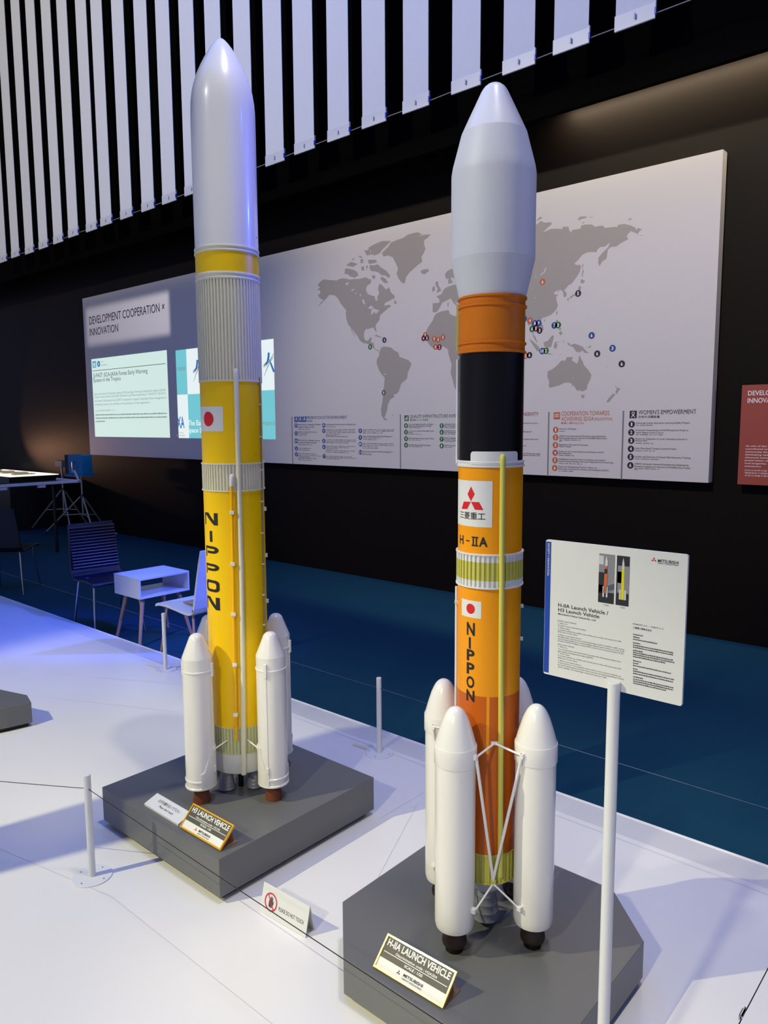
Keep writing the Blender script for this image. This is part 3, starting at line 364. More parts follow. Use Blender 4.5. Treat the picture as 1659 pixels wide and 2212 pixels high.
SIGNTEXT=[["H-IIA Launch Vehicle /",-0.6688,-0.5688,1.0994,1.1064,"d"],["H3 Launch Vehicle",-0.6686,-0.5857,1.0904,1.0972,"d"],["Mitsubishi Heavy Industries, Ltd.",-0.6685,-0.5916,1.0841,1.0874,"d"],["[H-IIA Launch Vehicle]",-0.6686,-0.6313,1.0714,1.0738,"m"],["1. What it is",-0.6685,-0.6487,1.067,1.0694,"m"],["It is Japan's current main launch vehicle.",-0.6684,-0.6109,1.0626,1.065,"m"],["2. What it does",-0.6683,-0.6442,1.058,1.0604,"m"],["It can launch payloads (e.g. satellites, space probes) up to its orbit, with rockets from 290t",-0.6682,-0.5426,1.054,1.0564,"m"],["liftoff mass to outer space.",-0.6681,-0.6272,1.05,1.0524,"m"],["3. What is innovative about it",-0.6679,-0.6197,1.0443,1.0467,"m"],["Mitsubishi Heavy Industries, Ltd. received technology transfer from JAXA in 2007, and has",-0.6678,-0.5367,1.0403,1.0427,"m"],["been providing satellite launch services globally using the launch vehicle on its own. H-IIA",-0.6678,-0.5366,1.0363,1.0387,"m"],["has been launched 39 flights as of June 2019, and the rate of success has been 97.4%.",-0.6677,-0.5374,1.0323,1.0347,"m"],["[H3 Launch Vehicle]",-0.6675,-0.6339,1.0256,1.0281,"m"],["1. What it is",-0.6674,-0.6476,1.0212,1.0236,"m"],["It is a next-generation main launch vehicle currently under development by Japan Aero-",-0.6673,-0.5417,1.0168,1.0192,"m"],["space agency with Exploration Agency (JAXA).",-0.6672,-0.5952,1.0125,1.015,"m"],["2. What it does",-0.6671,-0.643,1.0081,1.0105,"m"],["It can launch payloads (e.g. satellites, space probes) up to its orbit, with heavier than H-IIA",-0.667,-0.5413,1.0037,1.0061,"m"],["liftoff mass to outer space.",-0.6669,-0.6258,0.9994,1.0018,"m"],["3. What is innovative about it",-0.6668,-0.6184,0.994,0.9964,"m"],["It aims to become a more competitive launch vehicle in terms of price by reducing cost",-0.6667,-0.5409,0.9899,0.9923,"m"],["per launch, shortening the time from order to launch, and improving flexibility of launch",-0.6666,-0.5359,0.9857,0.9881,"m"],["service reliability. The maiden flight is planned for fiscal year 2020.",-0.6665,-0.5681,0.9814,0.9838,"m"],["H-IIAロケット ／ H3ロケット",-0.5223,-0.4679,1.0901,1.0934,"d"],["三菱重工業株式会社",-0.522,-0.4887,1.0832,1.0869,"d"],["#",-0.5216,-0.503,1.0718,1.0742,"m"],["#",-0.5215,-0.5093,1.0671,1.0696,"m"],["#",-0.5213,-0.478,1.0629,1.0653,"m"],["#",-0.5211,-0.508,1.0565,1.0589,"m"],["#",-0.521,-0.4482,1.0522,1.0546,"m"],["#",-0.5208,-0.4489,1.0485,1.0509,"m"],["#",-0.5206,-0.5029,1.0428,1.0453,"m"],["#",-0.5205,-0.4477,1.0391,1.0415,"m"],["#",-0.5204,-0.4475,1.0354,1.0378,"m"],["#",-0.5203,-0.4615,1.0316,1.034,"m"],["#",-0.52,-0.505,1.0241,1.0265,"m"],["#",-0.5199,-0.5076,1.0198,1.0222,"m"],["#",-0.5197,-0.452,1.0153,1.0177,"m"],["#",-0.5195,-0.511,1.0094,1.0119,"m"],["#",-0.5194,-0.4472,1.0053,1.0078,"m"],["#",-0.5192,-0.4488,1.001,1.0034,"m"],["#",-0.519,-0.5012,0.9949,0.9974,"m"],["#",-0.5189,-0.4467,0.9908,0.9932,"m"],["#",-0.5187,-0.4465,0.987,0.9895,"m"],["#",-0.5186,-0.4597,0.9832,0.9857,"m"],["MITSUBISHI",-0.4824,-0.4474,1.2067,1.2122,"d"],["HEAVY INDUSTRIES",-0.4823,-0.4476,1.2042,1.2059,"d"],["H-IIA",-0.5781,-0.5679,1.1159,1.118,"m"],["H3",-0.5459,-0.5387,1.1161,1.1184,"m"]]
# ------------------------------------------------------------------ the hall
WALLM = mat('black_wall_paint', (20, 16, 14), 0.5, spec=0.08, bump=0.05, scale=40, vary=0.1)
FASCM = mat('black_fascia_board', (4, 4, 4), 0.8, spec=0.02, vary=0.1)
HALLM = mat('dim_hall_cladding', (92, 82, 70), 0.8, vary=0.2, scale=3)
CARPET = mat('navy_carpet', (22, 66, 88), 0.95, spec=0.1, bump=0.6, scale=700, vary=0.25)
FLOORW = mat('white_stage_laminate', (238, 236, 232), 0.24, spec=0.45, vary=0.02, scale=4)
SEAMM = mat('floor_seam', (206, 204, 202), 0.5)
EDGEM = mat('white_edge_profile', (236, 236, 240), 0.35)

tag(B().box(-22, 8, -8, 12, -0.40, -0.18, CARPET).build('floor'), kind='structure')
tag(B().box(-22, 8, 5.78, 5.98, -0.18, 6.12, WALLM).build('wall_back'), kind='structure')
tag(B().box(-22, 8, 11.5, 11.7, -0.18, 9.4, HALLM).build('wall_far'), kind='structure')
tag(B().box(-22, 8, -8, 12, 9.4, 9.6, FASCM).build('ceiling'), kind='structure')
# fascia boards hung in front of the wall
tag(B().box(-22, 8, 5.26, 5.31, 3.73, 6.9, FASCM).build('trim_1'), kind='structure')
bb = B()
for z in (7.0, 7.55, 8.1, 8.65): bb.box(-22, 8, 11.46, 11.5, z, z+0.03, FASCM)
for i in range(14): bb.box(-21+i*2.0, -20.96+i*2.0, 11.46, 11.5, 5.6, 9.4, FASCM)
tag(bb.build('trim_2'), kind='structure')

stage = thing('stage_platform', 'low glossy white display platform that both rocket plinths stand on', 'platform', (0, 0, -0.18))
B().box(-14, 2.4, -5, 2.42, 0, 0.18, FLOORW).build('deck', stage)
b = B()
b.add([(-14, 2.42, .18), (2.4, 2.42, .18), (2.4, 2.60, .150), (-14, 2.60, .150), (-14, 2.42, 0), (2.4, 2.42, 0), (2.4, 2.60, 0), (-14, 2.60, 0)],
      [(0, 1, 2, 3), (4, 5, 6, 7), (0, 1, 5, 4), (2, 3, 7, 6), (0, 3, 7, 4), (1, 2, 6, 5)], FLOORW)
b.build('sloped_edge', stage)
B().box(-14, 2.4, 2.60, 2.606, 0, 0.153, EDGEM).build('edge_profile', stage)
def seam(a, c, wd=0.0022):
    a = Vector((*a, 0)); c = Vector((*c, 0)); d = (c-a).normalized(); n = Vector((-d.y, d.x, 0))*wd/2
    z = Vector((0, 0, 0.1804))
    B().add([a-n+z, c-n+z, c+n+z, a+n+z], [(0, 1, 2, 3)], SEAMM).build('floor_seam', stage)
for a, c in (((-2.9, 0.88), (-2.06, 1.062)), ((-2.06, 1.062), (-0.2, 1.066)), ((-1.738, 2.42), (-1.738, 1.95)), ((-1.70, 2.119), (-1.48, 1.62)), ((-8, 2.39), (2.4, 2.39)),
             ((-4.3, 1.9), (-3.3, 2.42)), ((-3.9, 1.72), (-3.2, 2.05))):
    seam(a, c)

# unseen pillar added at left front, cutting a dark band from the key light
tag(B().box(-.05, .05, -.05, .05, 0, 2.6, WALLM).build('added_shadow_pillar', None, (-3.0, -.45, 0), R(14)), kind='structure')

# ------------------------------------------------------------------ plinths
pl = thing('square_plinth', 'square dark grey plinth carrying the yellow rocket model', 'plinth', (-2.122, 1.606, .0008))
B().box(-.348, .348, -.348, .348, .02, .145, PLINTH).build('plinth_box', pl, bevel=0.0015)
B().box(-.325, .325, -.325, .325, 0, .02, DARKFOOT).build('recessed_foot', pl)
def octagon(h, c): return [(-h+c, -h), (h-c, -h), (h, -h+c), (h, h-c), (h-c, h), (-h+c, h), (-h, h-c), (-h, -h+c)]
pl2 = thing('octagonal_plinth', 'dark grey plinth with cut corners carrying the orange rocket model', 'plinth', (-1.028, 1.579, .0008))
B().prism(octagon(.35, .155), .02, .12, PLINTH).build('plinth_box', pl2, bevel=0.0015)
B().prism(octagon(.33, .15), 0, .02, DARKFOOT).build('recessed_foot', pl2)
pl3 = thing('octagonal_plinth', 'grey plinth with cut corners jutting in at the left edge of the picture', 'plinth', (-4.1, 1.22, .0008))
P3 = [(-.45, -.35), (.36, -.35), (.50, .16), (.52, .27), (.405, .30), (.2, .24), (-.45, -.02)]
B().prism(P3, .02, .12, PLINTH).build('plinth_box', pl3, bevel=0.0015)
B().prism([(x*.96, y*.96) for x, y in P3], 0, .02, DARKFOOT).build('recessed_foot', pl3)

# ------------------------------------------------------------------ yellow rocket (H3)
rk = thing('rocket_model', 'tall yellow rocket model with smooth white pointed nose and four white boosters', 'rocket model', (-2.113, 1.6125, 0.1465))
Z = -0.145
fair = [(0, 2.6945), (.004, 2.6938), (.009, 2.691), (.0165, 2.685), (.025, 2.6755), (.0361, 2.6615), (.0475, 2.643), (.0576, 2.625), (.0710, 2.599), (.0827, 2.573), (.0915, 2.547), (.0983, 2.521), (.1022, 2.495), (.1042, 2.469), (.1049, 2.43), (.1052, 2.36), (.1050, 2.023), (0, 2.022)]
fo = B().lathe([(r, z+Z) for r, z in fair], WHITE, seg=96).build('payload_fairing', rk)
B().cyl(.0017, -.001, .002, GREYPRINT, 0, 0, 12).build('vent_hole', fo, (.0900, .0545, 2.062+Z))
def lipring(z0, z1, r, m, name, parent, lip=.0022, Z=Z):
    t = (z1-z0)
    p = [(0, z0), (r+lip*.6, z0), (r+lip, z0+t*.12), (r+lip, z0+t*.25), (r, z0+t*.34), (r, z0+t*.66), (r+lip, z0+t*.75), (r+lip, z0+t*.88), (r+lip*.6, z1), (0, z1)]
    return B().lathe([(a, c+Z) for a, c in p], m, seg=96).build(name, parent)
lipring(2.003, 2.0235, .1058, CREAM, 'separation_ring', rk)
B().lathe([(0, 1.938+Z), (.1050, 1.938+Z), (.1050, 2.004+Z), (0, 2.004+Z)], YELLOW, seg=96).build('yellow_band', rk)
lipring(1.9155, 1.939, .1058, CREAM, 'separation_ring', rk)
B().ribs(.1015, .1066, 1.591+Z, 1.9155+Z, 60, CREAM, 0.55).build('ribbed_upper_stage', rk, fix=True)
B().lathe([(0, 1.586+Z), (.1068, 1.586+Z), (.1068, 1.592+Z), (0, 1.592+Z)], CREAM, seg=96).build('separation_ring', rk)
B().lathe([(0, 1.312+Z), (.104, 1.312+Z), (.104, 1.588+Z), (0, 1.588+Z)], YELLOW, seg=96).build('upper_tank', rk)
B().ribs(.1018, .1062, 1.224+Z, 1.312+Z, 60, CREAM, 0.52).build('ribbed_intertank', rk)
for z in (1.220, 1.3105):
    B().lathe([(0, z+Z), (.1082, z+Z), (.1082, z+.0045+Z), (0, z+.0045+Z)], CREAM, seg=96).build('intertank_lip', rk)
B().lathe([(0, .392+Z), (.104, .392+Z), (.104, 1.221+Z), (0, 1.221+Z)], YELLOW, seg=96).build('lower_tank', rk)
B().ribs(.1015, .1058, .300+Z, .392+Z, 54, PALEGREEN, 0.5).build('ribbed_aft_section', rk)
for z in (.2965, .3905):
    B().lathe([(0, z+Z), (.1066, z+Z), (.1066, z+.0035+Z), (0, z+.0035+Z)], PALEGREEN, seg=96).build('aft_lip', rk)
B().lathe([(0, .2256+Z), (.102, .2256+Z), (.104, .229+Z), (.104, .2975+Z), (0, .2975+Z)], SATIN, seg=96).build('engine_skirt', rk)
# engines and the support post
def bell(z0, z1, r0, r1, m, n=5):
    p = [(0, z1), (r1, z1)]
    for i in range(n):
        t0 = i/n; t1 = (i+.8)/n
        p += [(r1+(r0-r1)*t0**.8, z1+(z0-z1)*t0), (r1+(r0-r1)*t1**.8, z1+(z0-z1)*t1), (r1+(r0-r1)*t1**.8+.0015, z1+(z0-z1)*(t1+.03))]
    p += [(r0, z0), (r0-.003, z0), (0, z0+.01)]
    return p
for ex, ey in ((-.004, -.066), (.060, .012)):
    e = B().lathe(bell(.150+Z, .214+Z, .030, .018, STEEL), STEEL, ex, ey, 40).build('engine_nozzle', rk)
    B().cyl(.020, .212+Z, .228+Z, STEEL, ex, ey, 32).build('engine_mount', e)
B().cyl(.009, 0, .084, BLACK, .018, -.02, 24).build('support_post', rk)
# boosters
SRBP = [(0, .058), (.050, .058), (.0540, .0595), (.0540, .064), (.0508, .067), (.0508, .083), (.0535, .085), (.0535, .090), (.0508, .092), (.0505, .470), (.0505, .516)]
def make_booster_three(parent):
    bo = B().lathe(SRBP+[(0, .516)], WHITE, seg=56).build('strap_on_booster', parent)
    B().lathe([(0, .5155), (.0507, .5155), (.0500, .518), (.0265, .577), (.0245, .583), (.0205, .589), (.0145, .594), (.007, .5967), (0, .597)], WHITE, seg=56).build('nose_cone', bo)
    B().lathe([(0, .0005), (.030, .0005), (.0300, .004), (.0215, .060), (0, .060)], BROWN, seg=40).build('nozzle', bo)
    B().lathe([(.050, .468), (.0533, .4695), (.0533, .474), (.050, .4755)], WHITE, seg=56).build('strap_ring', bo)
    for a in (-61, 119):
        c, s = math.cos(R(a)), math.sin(R(a)); t = Vector((-s, c, 0)); rr = Vector((c, s, 0))
        bk = B().obox(rr*.0525+Vector((0, 0, .474)), t*.0052, rr*.0048, (0, 0, .0235), WHITE).build('bracket', bo, bevel=0.001)
        B().obox(rr*.0508+Vector((0, 0, .30)), t*.0022, rr*.0018, (0, 0, .17), WHITE).build('cable_tunnel', bo)
        B().obox(rr*.0520+Vector((0, 0, .122)), t*.0050, rr*.0036, (0, 0, .011), WHITE).build('bracket', bo, bevel=0.001)
    for sg in (1, -1):
        k = R(1)*.053*sg
        poly = [(55*k, .060), (55*k, .117), (68*k, .122), (88*k, .174), (92*k, .198), (150*k, .198), (150*k, .060)]
        so = B().wrap(poly2d(poly), .0522, WHITE).build('skirt_plate', bo)
        m = so.modifiers.new('thickness', 'SOLIDIFY'); m.thickness = .0026; m.offset = 0
        a = R(118*sg); p0 = Vector((.051*math.cos(a), .051*math.sin(a), .190))
        q = R(180-27*sg); p1 = Vector((-.176+.1045*math.cos(R(25*sg)), .1045*math.sin(R(25*sg)), .203))
        B().tube([p0, p1], .0028, WHITE, 10).build('strut', bo)
        B().obox(p0+Vector((0, 0, .004)), (.004, 0, 0), (0, .004, 0), (0, 0, .008), WHITE).build('strut_foot', bo, bevel=0.001)
    return bo
bo = make_booster_three(rk); bo.location = (.176, 0, 0)
for k in (1, 2, 3):
    a = k*math.pi/2
    dup(bo, rk, (.176*math.cos(a), .176*math.sin(a), 0), a)
# ducts
def pol(r, deg, z): return (r*math.cos(R(deg)), r*math.sin(R(deg)), z+Z)
B().tube([pol(.108, -28.0, z) for z in (1.627, 1.626, 1.622, 1.60)]+[pol(.108, -28.0, 1.3), pol(.1085, -28.5, .9), pol(.109, -31.5, .5), pol(.1095, -34.0, .31), pol(.1085, -34.6, .226)], [.002, .005, .0078, .0085, .0085, .0085, .0085, .0085, .0085], CREAM, 16).build('cable_duct', rk)
B().tube([pol(.104, -33.9, .305), pol(.111, -34.6, .226)], .0062, PALEGREEN, 12).build('duct_end', rk)
pipe = B().tube([pol(.112, -41.3, 1.245), pol(.112, -42.4, .98), pol(.112, -44.5, .63), pol(.112, -45.9, .362), pol(.109, -46, .350)], .0052, PIPEYEL, 14).build('propellant_pipe', rk)
B().tube([pol(.103, -39.5, 1.274), pol(.110, -40.4, 1.272), pol(.113, -41.0, 1.262), pol(.112, -41.3, 1.240)], .0068, WHITE, 14).build('pipe_elbow', pipe)
for dg, z in ((-41.9, 1.151), (-42.9, .976), (-44.0, .802), (-44.6, .625), (-45.7, .447)):
    c, s = math.cos(R(dg)), math.sin(R(dg))
    B().obox((c*.112, s*.112, z+Z), (-s*.0075, c*.0075, 0), (c*.0078, s*.0078, 0), (0, 0, .0058), WHITE).build('pipe_clamp', pipe, bevel=0.001)
td = B().tube([pol(.1065, 26.6, 1.603), pol(.1075, 26.8, 1.5), pol(.1075, 25.6, 1.29), pol(.1075, 23.5, 1.0), pol(.1075, 20.5, .6), pol(.1075, 19, .32)], .0026, mat('grey_line_pipe', (150, 140, 128), 0.4, metal=0.3), 10).build('line_pipe', rk)
for dg, z in ((27.0, 1.512), (26.6, 1.402), (25.6, 1.289), (24.7, 1.18), (23.9, 1.07), (23.1, .961), (21.9, .852), (21.0, .745)):
    c, s = math.cos(R(dg)), math.sin(R(dg))
    B().obox((c*.1075, s*.1075, z+Z), (-s*.0045, c*.0045, 0), (c*.0035, s*.0035, 0), (0, 0, .0018), WHITE).build('pipe_clamp', td)
b = 0
for z in (1.15, .985, .82, .66):
    dg = 44
    c, s = math.cos(R(dg)), math.sin(R(dg))
    B().obox((c*.107, s*.107, z+Z), (-s*.004, c*.004, 0), (c*.004, s*.004, 0), (0, 0, .0065), WHITE).build('lug', rk)
B().cyl(.0016, -.001, .0012, BROWN, 0, 0, 10).build('screw_hole', rk, (.1037*math.cos(R(10)), .1037*math.sin(R(10)), 1.342+Z))
# flag and lettering (angles measured about the rocket axis)
r = .1046; k = R(1)*r
def wr(shape, m, rr, name, parent): return B().wrap([([(u, v+Z) for u, v in shape[0]]), shape[1]], rr, m).build(name, parent)
flag = wr(rect2d(-117*k, 1.4215, -53*k, 1.504), SATIN, r, 'national_flag', rk)
wr(disc2d(-85.5*k, 1.463, .0245, .0245, 40), RED, r+.0003, 'sun_disc', flag)
def stroke_N(u0, u1, v0, v1):
    w = u1-u0; h = v1-v0
    return [[(u0, v0), (u0+w*.11, v0), (u0+w*.11, v1-h*.02), (u0, v1-h*.02)],
            [(u0+w*.13, v1), (u0+w*.38, v1), (u0+w*.77, v0+h*.36), (u0+w*.77, v1), (u1, v1), (u1, v0), (u0+w*.77, v0), (u0+w*.20, v1-h*.22), (u0+w*.13, v1-h*.22)]]
def arc(cx, cy, rx, ry, a0, a1, n=10): return [(cx+rx*math.cos(R(a0+(a1-a0)*i/n)), cy+ry*math.sin(R(a0+(a1-a0)*i/n))) for i in range(n+1)]
def stroke_P(u0, u1, v0, v1):
    w = u1-u0; h = v1-v0; ry = h*.34
    outer = arc(u1-w*.35, v1-ry, w*.35, ry, 90, -90); inner = arc(u1-w*.40, v1-ry, w*.17, ry-h*.235, -90, 90)
    return [[(u0, v0), (u0+w*.11, v0), (u0+w*.11, v1-h*.20), (u0, v1-h*.20)],
            [(u0, v1)]+outer+[(u0+w*.17, v1-2*ry), (u0+w*.17, v1-2*ry+h*.235)]+inner+[(u0, v1-h*.215)]]
def stroke_O(u0, u1, v0, v1):
    w = u1-u0; h = v1-v0; o = []; rx = w*.26; ry = h*.28
    def rr_(a, b_, c, d, rx, ry): return arc(c-rx, d-ry, rx, ry, 0, 90, 6)+arc(a+rx, d-ry, rx, ry, 90, 180, 6)+arc(a+rx, b_+ry, rx, ry, 180, 270, 6)+arc(c-rx, b_+ry, rx, ry, 270, 360, 6)
    A = rr_(u0, v0, u1, v1, rx, ry); I = rr_(u0+w*.19, v0+h*.23, u1-w*.19, v1-h*.23, rx*.6, ry*.6)
    n = len(A); return (A+I, [(i, (i+1) % n, n+(i+1) % n, n+i) for i in range(n)])
let = B()
U0, U1 = -109*k, -70*k
def addp(polys):
    for p in polys:
        s_ = poly2d(p); let.wrap(([(u, v+Z) for u, v in s_[0]], s_[1]), r, INK)
addp(stroke_N(U0, U1, 1.105, 1.147)); addp([rect2d(-92*k, 1.047, -84.5*k, 1.085)[0]])
addp(stroke_P(U0, U1, .995, 1.032)); addp(stroke_P(U0-1.5*k, U1, .935, .971))
s_ = stroke_O(U0-3*k, U1-.5*k, .873, .914); let.wrap(([(u, v+Z) for u, v in s_[0]], s_[1]), r, INK)
addp(stroke_N(U0-5*k, U1-1*k, .811, .855))
let.build('country_lettering', rk)
# ------------------------------------------------------------------ orange rocket (H-IIA)
rk2 = thing('rocket_model', 'orange rocket model with bulbous white fairing, black middle and four white boosters', 'rocket model', (-1.031, 1.577, 0.1215))
Z = -0.12
nose = [(0, 2.2378), (.005, 2.2372), (.0105, 2.2355), (.0168, 2.2325), (.0242, 2.2266), (.0285, 2.2210), (.0328, 2.2137), (.0473, 2.1836), (.0600, 2.1575), (.0757, 2.1245), (.0772, 2.1210), (.0972, 2.0467), (.1000, 2.0300), (.1004, 2.0240), (.1004, 1.8400), (.1003, 1.8312), (.0802, 1.7440), (0, 1.7440)]
FAIRM = mat('white_matt_paint', (224, 225, 224), 0.5)
fo = B().lathe([(a, c+Z) for a, c in nose if c > 2.115]+[(0, 2.1210+Z)], WHITE, seg=96).build('nose_cap', rk2)
B().lathe([(0, 2.121+Z)]+[(a, c+Z) for a, c in nose if c < 2.122], FAIRM, seg=96).build('payload_fairing', rk2, auto=8)
B().lathe([(0, 1.612+Z), (.0795, 1.612+Z), (.0795, 1.7435+Z), (0, 1.7435+Z)], RUST, seg=96).build('upper_stage', rk2)
for z in (1.741, 1.7205, 1.634, 1.6135):
    B().lathe([(.079, z-.0034+Z), (.0832, z-.0020+Z), (.0832, z+.0020+Z), (.079, z+.0034+Z)], RUST, seg=96).build('stage_ring', rk2)
B().lathe([(0, 1.350+Z), (.0785, 1.350+Z), (.0785, 1.612+Z), (0, 1.612+Z)], BLACK, seg=96).build('interstage', rk2)
k = R(1)*.081
co = B().wrap(([(u, v+Z) for u, v in round_rect2d(-92*k, 1.345, -6*k, 1.3765, .008, True)[0]], round_rect2d(-92*k, 1.345, -6*k, 1.3765, .008, True)[1]), .0808, SATIN).build('access_collar', rk2)
mm = co.modifiers.new('thickness', 'SOLIDIFY'); mm.thickness = .002; mm.offset = -1
lipring(1.338, 1.3535, .0812, SATIN, 'white_ring', rk2, .0022, Z)
B().lathe([(0, 1.127+Z), (.0798, 1.127+Z), (.0798, 1.339+Z), (0, 1.339+Z)], ORANGE, seg=96).build('upper_tank', rk2)
B().ribs(.0795, .0834, 1.0445+Z, 1.126+Z, 44, SATIN, 0.45, bands=[(1.0445+Z, SATIN), (1.062+Z, LIME), (1.1076+Z, SATIN), (1.126+Z, None)]).build('ribbed_band', rk2)
for z in (1.0425, 1.1245):
    B().lathe([(0, z+Z), (.0848, z+Z), (.0848, z+.0035+Z), (0, z+.0035+Z)], SATIN, seg=96).build('band_lip', rk2)
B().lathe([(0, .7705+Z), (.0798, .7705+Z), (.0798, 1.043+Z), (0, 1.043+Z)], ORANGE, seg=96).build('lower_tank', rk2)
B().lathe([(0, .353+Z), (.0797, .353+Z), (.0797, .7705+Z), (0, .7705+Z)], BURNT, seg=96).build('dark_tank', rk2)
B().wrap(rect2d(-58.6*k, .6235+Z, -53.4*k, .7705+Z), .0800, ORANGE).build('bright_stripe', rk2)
B().ribs(.0775, .0812, .277+Z, .353+Z, 36, LIME, 0.5).build('ribbed_aft_section', rk2)
for z in (.2745, .3515):
    B().lathe([(0, z+Z), (.0816, z+Z), (.0816, z+.003+Z), (0, z+.003+Z)], LIME, seg=96).build('aft_lip', rk2)
eng = B().lathe([(0, .276+Z), (.052, .276+Z), (.0515, .256+Z), (.046, .237+Z), (.036, .224+Z), (.024, .219+Z), (0, .219+Z)], PALEENG, 0, 0, 48).build('engine_dome', rk2)
B().lathe(bell(.136+Z, .221+Z, .036, .022, STEEL, 4), STEEL, 0, 0, 40).build('engine_nozzle', eng)
B().cyl(.010, 0, .026, BLACK, 0, 0, 20).build('support_post', rk2)
def make_booster_two(parent):
    bo = B().lathe([(0, .0645), (.030, .0635), (.0425, .0645), (.0475, .068), (.0495, .076), (.0500, .088), (.0500, .496), (0, .496)], WHITE, seg=56).build('strap_on_booster', parent)
    B().lathe([(0, .4955), (.0522, .4955), (.0528, .497), (.0528, .541), (.052, .543), (0, .543)], WHITE, seg=56).build('forward_collar', bo)
    B().lathe([(0, .542), (.0512, .542), (.0430, .572), (.0335, .602), (.0270, .6165), (.0222, .6250), (.0150, .6330), (.0075, .6370), (0, .638)], WHITE, seg=56).build('nose_cone', bo)
    nz = B().lathe([(0, .068), (.0225, .068), (.0255, .052), (.0305, .034), (.0318, .026), (.0300, .018), (.024, .013), (0, .013)], DARKNOZ, seg=40).build('nozzle', bo)
    B().lathe([(0, .0002), (.0225, .0002), (.0235, .014), (0, .014)], BLACK, seg=36).build('support_foot', nz)
    for sg in (1, -1):
        a = R(97*sg); rr = Vector((math.cos(a), math.sin(a), 0)); t = Vector((-math.sin(a), math.cos(a), 0))
        for z, nm in ((.522, 'strut_bracket'), (.124, 'strut_bracket')):
            B().obox(rr*.0545+Vector((0, 0, z)), t*.0058, rr*.0055, (0, 0, .0062), WHITE).build(nm, bo, bevel=0.001)
        B().cyl(.0014, 0, .0122, GREYPRINT, 0, 0, 10).build('bolt', bo, tuple(rr*.0585+Vector((0, 0, .517))))
        dvec = Vector((-.142, 0, 0)); ca = R(45*sg)
        hi = dvec+Vector((.0835*math.cos(ca), .0835*math.sin(ca), .533)); lo = dvec+Vector((.0865*math.cos(ca), .0865*math.sin(ca), .168))
        bk = rr*.058
        B().tube([bk+Vector((0, 0, .524)), hi], .0028, WHITE, 10).build('upper_strut', bo)
        B().tube([bk+Vector((0, 0, .515)), lo+Vector((0, 0, .004))], .0040, WHITE, 10).build('long_strut', bo)
        B().tube([bk+Vector((0, 0, .126)), lo-Vector((0, 0, .006))], .0026, WHITE, 10).build('lower_strut', bo)
    return bo
bo = make_booster_two(rk2); bo.location = (.142, 0, 0)
for q in (1, 2, 3):
    a = q*math.pi/2
    dup(bo, rk2, (.142*math.cos(a), .142*math.sin(a), 0), a)
for q in range(4):
    a = R(45+90*q); c, s = math.cos(a), math.sin(a)
    B().obox((c*.0832, s*.0832, .533), (-s*.009, c*.009, 0), (c*.004, s*.004, 0), (0, 0, .004), WHITE).build('core_bracket', rk2, bevel=0.001)
    B().obox((c*.0850, s*.0850, .164), (-s*.007, c*.007, 0), (c*.005, s*.005, 0), (0, 0, .009), LIME).build('core_bracket', rk2, bevel=0.001)
def pol(r, deg, z): return (r*math.cos(R(deg)), r*math.sin(R(deg)), z+Z)
B().tube([pol(.0875, -37.5, z) for z in (1.3705, 1.369, 1.366, 1.355)]+[pol(.0875, -37.5, 1.2), pol(.0885, -37.3, 1.12), pol(.0885, -36.8, 1.04), pol(.0875, -36.3, .9), pol(.0870, -34.5, .6), pol(.0870, -33, .355), pol(.0875, -33, .30)], [.002, .0045, .0062, .0068]+[.0068]*7, LIME, 16).build('cable_duct', rk2)
B().tube([pol(.083, -146, 1.60), pol(.083, -146, 1.345)], .0035, SATIN, 10).build('line_pipe', rk2)
B().tube([pol(.083, -149, 1.03), pol(.083, -149, .36)], .0035, SATIN, 10).build('line_pipe', rk2)
B().obox(pol(.0835, -146, 1.676), (.004*math.sin(R(34)), -.004*math.cos(R(34)), 0), (.0035*math.cos(R(34)), .0035*math.sin(R(34)), 0), (0, 0, .056), LIME).build('side_duct', rk2, bevel=0.001)
for z in (.985, .90):
    B().obox(pol(.0825, 31, z), (-.003*math.sin(R(31)), .003*math.cos(R(31)), 0), (.0035*math.cos(R(31)), .0035*math.sin(R(31)), 0), (0, 0, .004), SATIN).build('lug', rk2)
B().obox(pol(.0825, -143, .99), (-.003, .003, 0), (.003, .003, 0), (0, 0, .004), SATIN).build('lug', rk2)
r = .0803; k = R(1)*r
def T(shape): return ([(u, v+Z) for u, v in shape[0]], shape[1])
lg = B().wrap(T(rect2d(-140*k, 1.194, -53*k, 1.306)), r, SATIN).build('logo_panel', rk2)
b = B()
for p in ([(-92.2, 1.292), (-100.0, 1.2725), (-92.2, 1.2555), (-84.5, 1.2735)], [(-92.4, 1.2545), (-109.6, 1.2535), (-116.7, 1.2345), (-100.4, 1.236)], [(-92.0, 1.2545), (-76.2, 1.255), (-68.5, 1.236), (-84.0, 1.236)]):
    b.wrap(T(poly2d([(a*k, z) for a, z in p])), r+.0003, RED)
b.build('diamond_emblem', lg)
B().wrap(T(box_text('三菱重工', -122*k, -65*k, 1.2115, 1.2295, 0.012)), r+.0003, INK).build('maker_lettering', lg)
b = B()
b.wrap(T(box_text('H', -123.5*k, -110*k, 1.147, 1.1695, 0.02)), r, INK)
b.wrap(T(rect2d(-102.5*k, 1.1565, -94.5*k, 1.1595)), r, INK)
for a0, a1, v0, v1 in ((-90, -77.3, 1.1465, 1.1498), (-90, -77.3, 1.1667, 1.170), (-88, -85.4, 1.1465, 1.170), (-82, -79.4, 1.1465, 1.170)):
    b.wrap(T(rect2d(a0*k, v0, a1*k, v1)), r+.0001, INK)
b.wrap(T(box_text('A', -75.8*k, -60.3*k, 1.1465, 1.170, 0.03)), r, INK)
b.build('type_lettering', rk2)
fl = B().wrap(T(rect2d(-114*k, .9675, -70.3*k, 1.0105)), r, SATIN).build('national_flag', rk2)
